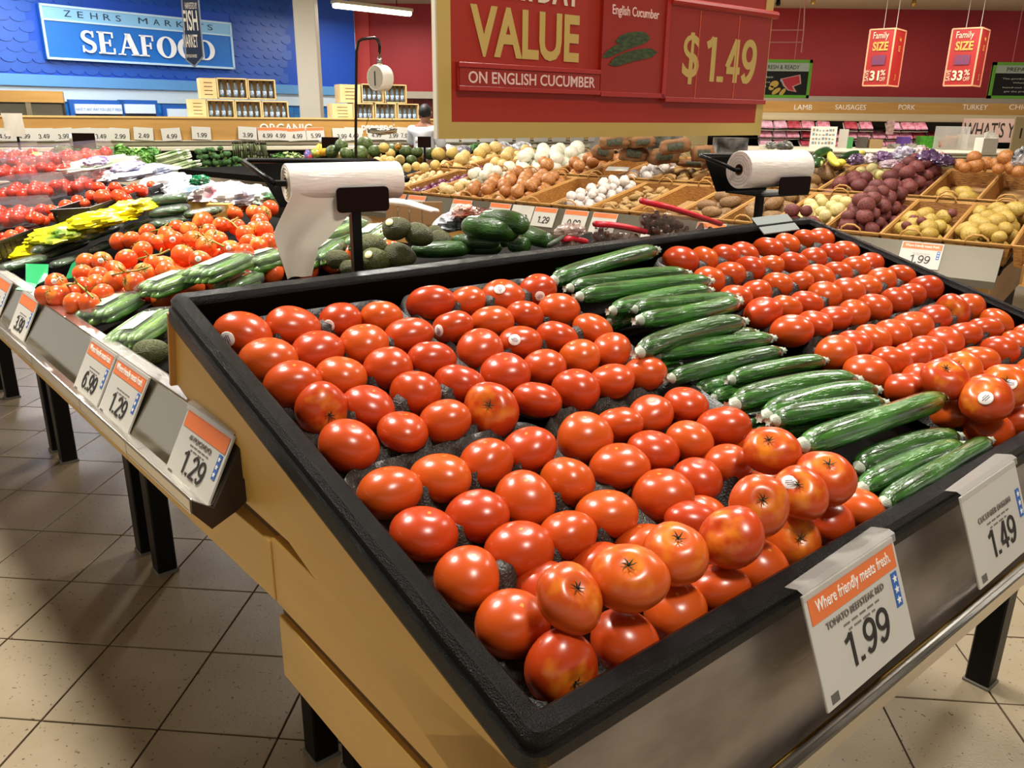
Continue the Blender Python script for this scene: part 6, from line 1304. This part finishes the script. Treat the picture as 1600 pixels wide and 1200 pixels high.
def serif_glyph(ch,xo,w,par):
    g=G(); H=zh; st=w*.26; tn=H*.075; sf=w*.10
    B=lambda a,b,c,d: g.box(xo+a,xo+b,-.004,.012,zc0+c,zc0+d)
    def ring(cx,cz,rx,rz,t1,t2,a0=0,a1=360,n=28):
        v=[];f=[]
        for i in range(n+1):
            a=rad(a0+(a1-a0)*i/n)
            for k,(ox,oz) in enumerate(((rx,rz),(rx-t1,rz-t2))):
                for y in (-.004,.012): v.append((xo+cx+ox*math.cos(a),y,zc0+cz+oz*math.sin(a)))
        for i in range(n):
            o=i*4; p=o+4; f+=[(o,p,p+2,o+2),(o+3,p+3,p+1,o+1),(o+1,p+1,p,o),(o+2,p+2,p+3,o+3)]
        g.add(v,f)
    if ch=='O': ring(w*.5,H*.5,w*.5,H*.52,st,tn)
    elif ch=='D': B(w*.08,w*.08+st,0,H); B(0,w*.45,0,tn); B(0,w*.45,H-tn,H); ring(w*.42,H*.5,w*.56,H*.5,st,tn,-90,90,16)
    elif ch in 'EF':
        B(w*.10,w*.10+st,0,H); B(0,w*.86,H-tn,H); B(w*.86-tn,w*.86,H*.74,H); B(w*.3,w*.66,H*.47,H*.47+tn); B(w*.62,w*.62+tn,H*.36,H*.66)
        if ch=='E': B(0,w*.92,0,tn); B(w*.92-tn,w*.92,0,H*.28)
        else: B(0,w*.52,0,tn)
    elif ch=='A':
        for (xa,xb,t_) in ((w*.16,w*.50,tn*1.3),(w*.86,w*.50,st)): g.add([(xo+xa-t_/2,y,zc0) for y in (-.004,.012)]+[(xo+xa+t_/2,y,zc0) for y in (-.004,.012)]+[(xo+xb+t_/2,y,zc0+H) for y in (-.004,.012)]+[(xo+xb-t_/2,y,zc0+H) for y in (-.004,.012)],[(0,2,4,6),(7,5,3,1),(0,6,7,1),(2,3,5,4),(4,5,7,6),(0,1,3,2)])
        B(w*.28,w*.72,H*.32,H*.32+tn*.9); B(0,w*.34,0,tn*.8); B(w*.62,w*1.08,0,tn*.8)
    elif ch=='S':
        P=[]; n=26
        for i in range(n+1):
            q=i/n; 
            if q<.5: a=rad(30+ (q/.5)*230); P.append((w*.48+w*.30*math.cos(a),H*.745+H*.20*math.sin(a),tn*.5+(st*.5-tn*.5)*math.sin(math.pi*q)**1.5))
            else: a=rad(80-((q-.5)/.5)*230); P.append((w*.50+w*.34*math.cos(a),H*.27+H*.22*math.sin(a),tn*.5+(st*.5-tn*.5)*math.sin(math.pi*q)**1.5))
        v=[];f=[]
        for i,(x,z,t_) in enumerate(P):
            dx=P[min(i+1,n)][0]-P[max(i-1,0)][0]; dz=P[min(i+1,n)][1]-P[max(i-1,0)][1]; l=math.hypot(dx,dz) or 1; nx=-dz/l; nz=dx/l
            for s_ in (-1,1):
                for y in (-.004,.012): v.append((xo+x+nx*t_*s_,y,zc0+z+nz*t_*s_))
        for i in range(n): o=i*4; p=o+4; f+=[(o,o+2,p+2,p),(p+1,p+3,o+3,o+1),(o,p,p+1,o+1),(o+2,o+3,p+3,p+2)]
        g.add(v,f); B(w*.74,w*.74+tn,H*.70,H*.98); B(w*.10,w*.10+tn,H*.02,H*.32)
    q=g.build('sign_letter',mat('lit_white_letters','F6F8FA',rough=.4),par,Tm(0,-.12,0)); return q
ws={'S':.80,'E':.92,'A':1.12,'F':.86,'O':1.10,'D':1.06}; tot=sum(ws[c_] for c_ in 'SEAFOOD')*1.04; xx=x0
for c_ in 'SEAFOOD': w_=SX*ws[c_]/tot; serif_glyph(c_,xx,w_*.97,ss); xx+=w_*1.04
# fish market banner
yb=6.6; fb=empty('fish_banner',Matrix.Translation(aty(299,50,yb)),'narrow navy pointed hanging banner reading FISH MARKET','banner'); W0=fb.matrix_world.inverted()
pts=[W0@aty(x,y,yb) for x,y in ((283,-14),(309,-14),(318,88),(304,104),(291,94))]
g=G(); P=[(p_.x,p_.z) for p_ in pts]; g.poly(P[::-1],.012); g.build('banner_panel',mat('navy_banner','1C2E4E',rough=.5),fb)
cx_=sum(p_[0] for p_ in P)/5; g=G()
for i in range(5): q=P[i];r_=P[(i+1)%5]; g.tube([(q[0],-.002,q[1]),(r_[0],-.002,r_[1])],.006,5)
g.build('banner_edge',mat('banner_grey','8A96A8',rough=.4),fb)
for s_,ya,yb2,bold in (('FISH',48,16,.015),('MARKET',74,54,.01),('HARVESTED BY',14,4,.0),('FROM OUR SHORES',90,85,.0)):
    q0=W0@aty(300-1,ya,yb); q1=W0@aty(300-1,yb2,yb); w_=.055 if s_ in('FISH','MARKET') else .045
    o_=stext(s_,q0.x-w_,q0.x+w_,q0.z,q1.z,M_white,bold,y=-.004,par=fb)
for x in (288,306): a_=W0@aty(x,-14,yb); G().tube([a_,(a_.x,0,CEIL-fb.location.z)],.002,5).build('hanging_wire',M_leg,fb)
# ------------------------------------------------------------------ fluorescent fixture
p0=hw(521,3,I4,3.24)[0]; p1=hw(641,17,I4,3.24)[0]; d=(p1-p0).normalized(); Lx=(p1-p0).length; FX=frame_from(p0,d,Vector((0,0,1)))
o=empty('strip_light',FX,'long lit fluorescent strip light on the ceiling left of the red sign','light')
G().box(0,Lx,-.09,.09,-.02,.03).build('housing',M_cream,o); G().tube([(0.02,0,-.05),(Lx-.02,0,-.05)],.075,12,squash=.6).build('lit_tube',mat('lit_tube','FFF4DC',emit=5),o,None,True)
for x in (.3,Lx-.3): G().tube([(x,0,.03),(x,0,CEIL-3.24)],.008,6).build('hanger',M_leg,o)
# track lamp heads seen at the ceiling on the right
for i,(x,y) in enumerate(((1216,3),(1271,1),(1428,4))):
    c_=aty(x,y,15.2); o=empty('ceiling_spot',Matrix.Translation(c_),f'small ceiling fitting above the meat wall, {orn(i+1)} from the left','light')
    G().lathe([(.03,-.06),(.045,-.03),(.03,.05),(0,.05)],10).build('lamp_head',M_leg if i==0 else mat('brass','C9A860',rough=.3,metal=1),o,None,True); G().tube([(0,0,.05),(0,0,CEIL-c_.z)],.008,6).build('stem',M_leg,o)
# ------------------------------------------------------------------ meat case along the back wall
mc=empty('meat_case',Tm(0,16,0),'long refrigerated meat case with wood header under the red wall','display case')
def mp_(px,py,Y_=16): return aty(px,py,Y_)
X0,X1=-1.6,13.5
zA,zB_=mp_(1400,160).z,mp_(1400,178).z
G().box(X0+4,X1,0,.05,zB_,zA,b=.004).build('header_board',M_wood2,mc); G().box(X0+4,X1,.05,1.0,zA-.03,zA).build('top',M_cream,mc)
z3=mp_(1400,190).z; g=G(); g.box(X0+4,X1,.0,.06,zB_-.05,zB_); g.box(X0+4,X1,-.03,.12,z3,zB_-.05,b=.02); g.build('valance',mat('valance_cream','C9B896',rough=.5),mc)
for s_,xc,yc,x0_,x1_ in (('LAMB',1255,167,1241,1269),('SAUSAGES',1328,167,1305,1353),('PORK',1416,167,1404,1430),('TURKEY',1522,167,1504,1543),('CHICKEN',1600,167,1577,1632)):
    o_=stext(s_,mp_(x0_,167).x,mp_(x1_,167).x,mp_(xc,171.5).z,mp_(xc,163.5).z,M_white,.0,y=-.003,par=mc)
G().box(X0+4,X1,.9,.95,.5,zB_).build('back_panel',mat('meat_case_back','120C10',rough=.5),mc)
for z_ in (mp_(1400,203).z,mp_(1400,218).z,mp_(1400,231).z): G().box(X0+4,X1,.25,.9,z_-.02,z_).build('shelf',M_leg,mc)
za,zb3=mp_(1400,232).z,mp_(1400,251).z
G().box(X0,X1,-.9,.3,za-.06,za-.02).build('deck',M_cream,mc)
wf=mat('white_bumper','F1E9D2',rough=.35)
for k in range(3): G().box(X0,X1,-1.0+.02*k,-.88,za-(za-zb3)*(k+1)/3+.01,za-(za-zb3)*k/3,b=.01).build('front_bumper',wf,mc)
G().box(X0,X1,-.95,.3,.1,zb3).build('kick_panel',mat('kick_cream','A89A7C',rough=.5),mc)
MPK=[mat('pink_meat','C86A80',rough=.3,var='E8B0C4',vscale=14,coat=.5),mat('red_meat','9A2A38',rough=.3,var='C8566A',vscale=14,coat=.5),mat('pale_meat','E2B8CC',rough=.3,var='C88AA8',vscale=14,coat=.5)]
pk=[G().box(-.12,.12,-.10,.10,0,.055,b=.012).mesh('tray_pack',m_) for m_ in MPK]; tr_=G().box(-.13,.13,-.11,.11,-.012,.0).mesh('foam_tray',M_white)
n_=0
for row,(zz,yy_,tilt) in enumerate(((mp_(1400,203).z,.35,40),(mp_(1400,217).z,.35,40),(mp_(1400,230).z,.3,30))):
    for i in range(36):
        x=3.2+.27*i; q=vis(Vector((x,16.3,zz)))
        if not q or q[0]<1185 or q[0]>1480 or R.random()<(.16 if row<2 else .45): continue
        M=Tm(x+R.uniform(-.02,.02),16+yy_,zz+.04)@Rm(tilt,'X')@Rm(R.uniform(-6,6),'Z'); n_+=1
        o_=ob('meat_pack',pk[R.choice((0,0,1,2))]); o_.matrix_world=M; ob('foam_tray',tr_,o_); tag(o_,f'film-wrapped tray of pink meat, {orn(i)} slot of the {("top","middle","bottom")[row]} shelf','meat pack','meat packs on the shelves')
ZC=aty(1400,234,14.0).z
sc_=empty('service_counter',Tm(0,13.2,0),'long cream-white counter with layered bumper in front of the meat case','counter')
G().box(2.6,12.5,.06,1.9,ZC-.04,ZC).build('counter_top',M_cream,sc_)
z9=aty(1400,252,13.2).z
for k in range(3): G().box(2.5,12.6,.0+.02*k,.10,ZC-(ZC-z9)*(k+1)/3+.012,ZC-(ZC-z9)*k/3,b=.01).build('front_bumper',wf,sc_)
G().box(2.6,12.5,.08,1.85,.05,z9).build('counter_base',MATS['kick_cream'],sc_)
def flat(name,x0,x1,y0,y1,Y_,m,label,cat,th=.02,txt=None,tm_=None,grp=None,tsx=None):
    a_=aty(x0,y1,Y_); b_=aty(x1,y0,Y_)
    if 13.15<Y_<15.05 and x0>1180 and y1>212: a_.z=ZC
    c_=Vector(((a_.x+b_.x)/2,Y_,a_.z)); o_=empty(name,Matrix.Translation(c_),label,cat,grp); w_=(b_.x-a_.x)/2; h_=b_.z-a_.z
    G().box(-w_,w_,0,th,0,h_,b=min(.002,th*.2)).build('panel',m,o_)
    if x0<1180: G().box(-w_,w_,.01,th,-c_.z,0).build('base',m,o_)
    if txt:
        for (s_,xa,xb,z0,z1,mm,bo) in txt: stext(s_,-w_+2*w_*xa,-w_+2*w_*xb,h_*z0,h_*z1,mm,bo,y=-.002,par=o_)
    return o_,w_,h_
M_pinks=mat('pink_sign','D9B8AC',rough=.5)
flat('wall_sign',1500,1595,186,222,15.3,M_pinks,"pink sign reading WHAT'S YOUR at the right above the counter",'sign',.03,[("WHAT'S YOUR",.02,1.35,.2,.85,M_ink,.01)])
flat('notice',1384,1399,188,210,15.0,mat('notice_pink','B89A8E',rough=.6,var='8A6A60',vscale=18),'pinkish speckled notice card hanging in front of the meat shelves','notice')
o_,w_,h_=flat('poster',1264,1309,198,231,14.4,M_white,'white poster with rows of small printed drawings on the counter','poster',.006)
for j in range(4):
    for i in range(7): G().box(-w_*.85+w_*.25*i,-w_*.85+w_*.25*i+w_*R.uniform(.1,.2),-.002,.0,h_*(.18+.2*j),h_*(.18+.2*j)+h_*R.uniform(.05,.13)).build('printed_mark',mat('brown_print','A88A6A' if (i+j)%2 else '8A96A0') if (i+j)%2 else mat('blue_print','7A9AB0'),o_)
flat('display_card',1309,1327,202,227,14.5,mat('grey_card','CFC9BE',rough=.5),'grey-white card standing right of the printed poster','card',.01)
flat('display_card',1324,1334,214,223,14.3,mat('green_card','4E9A5A',rough=.5),'tiny green and white card right of the poster','card',.01)
flat('counter_scale',1343,1357,214,226,14.5,mat('grey_device','5A544E',rough=.4,metal=.3),'grey counter device right of the posters','device',.15)
flat('cardboard_box',1358,1380,218,230,14.5,mat('cardboard','A08458',rough=.8),'brown cardboard box on the counter in the middle','box',.2)
flat('product_box',1408,1424,214,222,14.8,mat('purple_box','5A3A8A',rough=.4),'purple boxes between the cardboard box and green ones','box',.2)
flat('product_box',1438,1474,213,223,14.8,mat('green_box','4E9A2E',rough=.4,var='2E7A20',vscale=20),'bright green box left of the clear bins','box',.2)
for i,(x,) in enumerate(((1400,),(1425,))): flat('glasses_case',x-8,x+8,225,232,14.4,mat('glass_case','6E6E66',rough=.2,metal=.4,var='C9C9C0',vscale=14),f'grey wire case on the counter, {("left","right")[i]} of the pair below the boxes','case',.15)
o_,w_,h_=flat('clear_bin',1475,1518,198,232,14.2,mat('clear_bin_plastic','D9D6D0',rough=.15,alpha=.45),'large clear plastic bin with brown bread on the white counter','bin',.4)
g=G()
for i in range(9): g.add(*sphere_pts(8,6,lambda a,b:(math.sin(a)*math.cos(b)*.09,math.sin(a)*math.sin(b)*.06,math.cos(a)*.06)),Tm(-w_*.7+w_*.11*i,.15+.05*(i%2),.07+.05*(i%3)))
tag(g.build('bread_rolls',mat('bread','A87A56',rough=.7,var='8A5E3E',vscale=6),None,o_.matrix_world.copy(),True),'brown rolls inside the large clear bin','bread',kind='stuff')
flat('clear_bin',1510,1560,211,233,14.0,mat('clear_bin_plastic2','DAD7CE',rough=.2,alpha=.6),'lower clear bin right of the bread bin','bin',.4)
o_,w_,h_=flat('tissue_box',1534,1561,216,236,13.2,M_white,'white box with white tissues sticking out on the counter','box',.25)
g=G(); 
for k in range(5): g.add([(-w_*.7+w_*.3*k,.05+.03*k,h_),(-w_*.4+w_*.3*k,.1,h_),(-w_*.5+w_*.3*k+.01,.07,h_+.10+.02*(k%2)),(-w_*.8+w_*.3*k,.09,h_+.07)],[(0,1,2,3),(3,2,1,0)])
g.build('tissue',mat('tissue','F4F1EA',rough=.8),o_)
flat('white_carton',1192,1214,227,234,13.6,M_white,'white carton on the counter at the right of the second bag roll','carton',.2)
bag(1205,229,18,14,0.05,'crumpled grey plastic bag on the white counter behind the right roll','8A8880','C9C9C4',frame=Matrix.Translation(Vector((aty(1205,221,13.8).x,13.8,ZC))),seed=101)
bag(1226,230,26,18,0.05,'second crumpled grey bag next to the white carton','7A786E','BEBEB4',frame=Matrix.Translation(Vector((aty(1226,222,13.9).x,13.9,ZC))),seed=102)
# wooden stand at the right edge
o_,w_,h_=flat('wooden_stand',1577,1612,183,240,11.0,mat('pale_plywood','D2B98A',rough=.6),'pale plywood stand with a slot at the right frame edge','stand',.03)
G().box(-.01,.01,-.003,.004,h_*.42,h_*.7).build('slot',M_ink,o_); 
a_=o_.location; G().box(-w_,w_,.0,.03,-a_.z+.02,0).build('lower_panel',MATS['pale_plywood'],o_)
# family size lightboxes
def fbox(x0,x1,y0,y1,label,pct,Yb=14.6):
    a_=aty(x0,y1,Yb); b_=aty(x1,y0,Yb); w_=(b_.x-a_.x)*.80; h_=b_.z-a_.z; d_=.32
    w_*=1.0; d_=.58; M=Matrix.Translation((a_.x-.0,Yb,a_.z))@Rm(-40,'Z'); o_=empty('family_size_box',M,label,'hanging sign','red hanging boxes')
    G().box(0,w_,0,d_,0,h_).build('box_body',mat('hanging_red','A8201C',rough=.5),o_)
    g=G(); t_=.011
    for (x,y) in ((0,0),(w_,0),(w_,d_)): g.box(x-t_,x+t_,y-t_,y+t_,0,h_)
    for z_ in (0,h_): g.box(0,w_,-t_,t_,z_-t_,z_+t_); g.box(w_-t_,w_+t_,0,d_,z_-t_,z_+t_)
    g.build('edge_trim',mat('trim_peach','E8A07A',rough=.5),o_)
    cr=mat('sign_cream','E2CFB4'); ye=mat('sign_gold','D9A04A',rough=.5)
    stext('Family',w_*.17,w_*.78,h_*.80,h_*.95,cr,.0,y=-.016,par=o_).name='lettering'; stext('SIZE',w_*.2,w_*.82,h_*.62,h_*.78,ye,.03,y=-.016,par=o_)
    stext(pct,w_*.24,w_*.62,h_*.09,h_*.27,cr,.03,y=-.016,par=o_); stext('%',w_*.66,w_*.86,h_*.18,h_*.28,cr,.01,y=-.016,par=o_); stext('OFF',w_*.66,w_*.88,h_*.08,h_*.155,cr,.0,y=-.016,par=o_)
    q=text('SAVE',.09,Tm(w_*.19,-.016,h_*.08)@Rm(-90,'Y'),cr,o_,sx=.9,align='LEFT')
    G().box(w_*.24,w_*.78,-.018,-.014,h_*.37,h_*.54).build('picture',mat('grey_picture','8A7A88' if pct=='33' else '5A3A66',rough=.5,var='B8A8A8' if pct=='33' else '8A2A3A',vscale=30),o_)
    for x in (w_*.3,w_*.8): G().tube([(x,d_/2,h_),(x,d_/2,CEIL-a_.z)],.004,5).build('hanging_wire',M_white,o_)
    RY=Tm(w_+.001,0,0)@Rm(90,'Z')
    for s_,zz,hh in (('Family',.80,.10),('SIZE',.62,.14),(pct,.1,.16)):
        t2=text(s_,h_*hh,RY@Tm(d_*.5,-.016,h_*zz),ye,o_,sx=.5)
fbox(1348,1407,47,134,'red hanging box reading Family SIZE save 31% off, the left of two','31'); fbox(1474,1540,46,134,'red hanging box reading Family SIZE save 33% off, the right of two','33')
# green framed blackboards
def gsign(cs,label,Yb,title,lines,dyaw):
    P=[aty(x,y,Yb+dy) for x,y,dy in cs]; x_=(P[1]-P[0]); w_=x_.length; h_=(P[0]-P[3]).length
    M=frame_from(P[3],Vector((x_.x,x_.y,0)).normalized(),Vector((0,0,1))); o_=empty('chalkboard_sign',M,label,'hanging sign')
    G().box(0,w_,0,.03,0,h_).build('board',mat('chalkboard','15130F',rough=.6),o_)
    g=G(); t_=.035
    for q in ((0,w_,0,t_),(0,w_,h_-t_,h_),(0,t_,0,h_),(w_-t_,w_,0,h_)): g.box(q[0],q[1],-.01,.035,q[2],q[3])
    g.build('green_frame',mat('green_frame','78C83A',rough=.4),o_)
    G().box(t_,w_-t_,-.004,0,h_*.70,h_-t_).build('title_band',mat('pale_band','C9D6C4',rough=.5),o_)
    stext(title[0],w_*title[1],w_*title[2],h_*.75,h_*.86,M_ink,.0,y=-.006,par=o_)
    for i,(s_,xa,xb,zz) in enumerate(lines): stext(s_,w_*xa,w_*xb,h_*zz,h_*(zz+.055),M_white,.0,y=-.004,par=o_)
    for x in (w_*.2,w_*.8): G().tube([(x,.01,h_),(x,.01,CEIL-P[3].z)],.004,5).build('hanging_wire',mat('pink_wire','D98A8A',rough=.5),o_)
    return o_,w_,h_
o_,w_,h_=gsign([(1130,92,0),(1272,81,0),(1266,148,0),(1124,152,0)],'green-framed chalkboard sign reading FRESH & READY partly behind the red sign',10.5,('CUT FRESH & READY',.36,.86),[('Served to be at their best',.1,.58,.52),('the best, when you are',.1,.55,.38),('on the go and need.',.1,.52,.27)],0)
# printed fruit on the board: melon wedge and pineapple chunks
def ell(cx,cz,rx,rz,m,name,rot=0,y=-.004):
    pts=[(cx+rx*math.cos(a)*math.cos(rot)-rz*math.sin(a)*math.sin(rot),cz+rx*math.cos(a)*math.sin(rot)+rz*math.sin(a)*math.cos(rot)) for a in [2*math.pi*k/14 for k in range(14)]]
    G().poly(pts,.002,Tm(0,y,0)).build(name,m,o_)
mr=mat('printed_melon_red','D83A44',rough=.5); mgp=mat('printed_melon_rind','E8B0A8',rough=.5); mpi=mat('printed_pineapple','E8C25A',rough=.5)
G().poly([(w_*q[0],h_*q[1]) for q in ((.66,.50),(.88,.62),(.90,.38),(.82,.30),(.86,.16),(.76,.20),(.70,.32))][::-1],.002,Tm(0,-.003,0)).build('printed_melon',mgp,o_)
G().poly([(w_*q[0],h_*q[1]) for q in ((.68,.49),(.865,.59),(.885,.40),(.80,.31),(.83,.19),(.77,.22),(.72,.34))][::-1],.002,Tm(0,-.005,0)).build('printed_melon',mr,o_)
for cx,cz,rx,rz,ro in ((.60,.36,.05,.045,.3),(.63,.18,.055,.03,.6),(.70,.15,.05,.028,.9),(.57,.26,.03,.03,0)): ell(w_*cx,h_*cz,w_*rx,h_*rz*2.0,mpi,'printed_pineapple',ro)
ell(w_*.71,h_*.44,w_*.05,h_*.05,mat('printed_bowl','B8C9D0',rough=.5),'printed_bowl',-.2)
gsign([(1553,97,0),(1700,90,0),(1690,152,0),(1543,154,0)],'green-framed chalkboard sign with small script, cut by the right frame edge',10.5,('PREPARED FOR YOU',.15,.8),[('The goodness of fruit made easy.',.12,.8,.52),('Whether you are in a hurry for',.24,.9,.41),('hand-cut fruits, a salad, or dip',.14,.86,.28),('get the prepared items you need.',.16,.84,.17)],0)
# pink rods left of the green sign
o_=empty('sign_rods',Matrix.Translation(aty(1250,48,10.6)),'thin pale rods hanging the green chalkboard sign','rods'); W0=o_.matrix_world.inverted()
g=G()
for q in (((1180,47),(1256,47)),((1180,66),(1254,66)),((1256,47),(1252,82)),((1259,-30),(1256,47))): g.tube([W0@aty(*q[0],10.6),W0@aty(*q[1],10.6)],.008,6)
q=W0@aty(1259,-30,10.6); g.tube([q,(q.x,q.y,CEIL-o_.location.z)],.008,6); g.build('rod',mat('pink_wire','D98A8A'),o_)
# white fridge shapes under the red sign, left of the counter
flat('white_cabinet',905,950,212,232,13.4,mat('cabinet_grey','A8A49A',rough=.4,metal=.3),'grey slanted cabinet top behind the onions under the red sign','cabinet',.6)
flat('cardboard_case',1072,1106,212,226,13.0,mat('yellow_carton','D6C08A',rough=.6),'pale yellow carton under the right part of the red sign','carton',.3)
flat('tile_counter',860,1075,212,222,14.6,mat('grey_tile_counter','8E8C86',rough=.4,var='55524E',vscale=9),'grey speckled counter front far behind the paper sacks','counter',.4)
flat('white_apron_table',1120,1170,216,236,12.4,mat('dark_counter','3A3430',rough=.5,var='C9C9C9',vscale=4),'dark and white counter items behind the second roll stand','counter',.3)
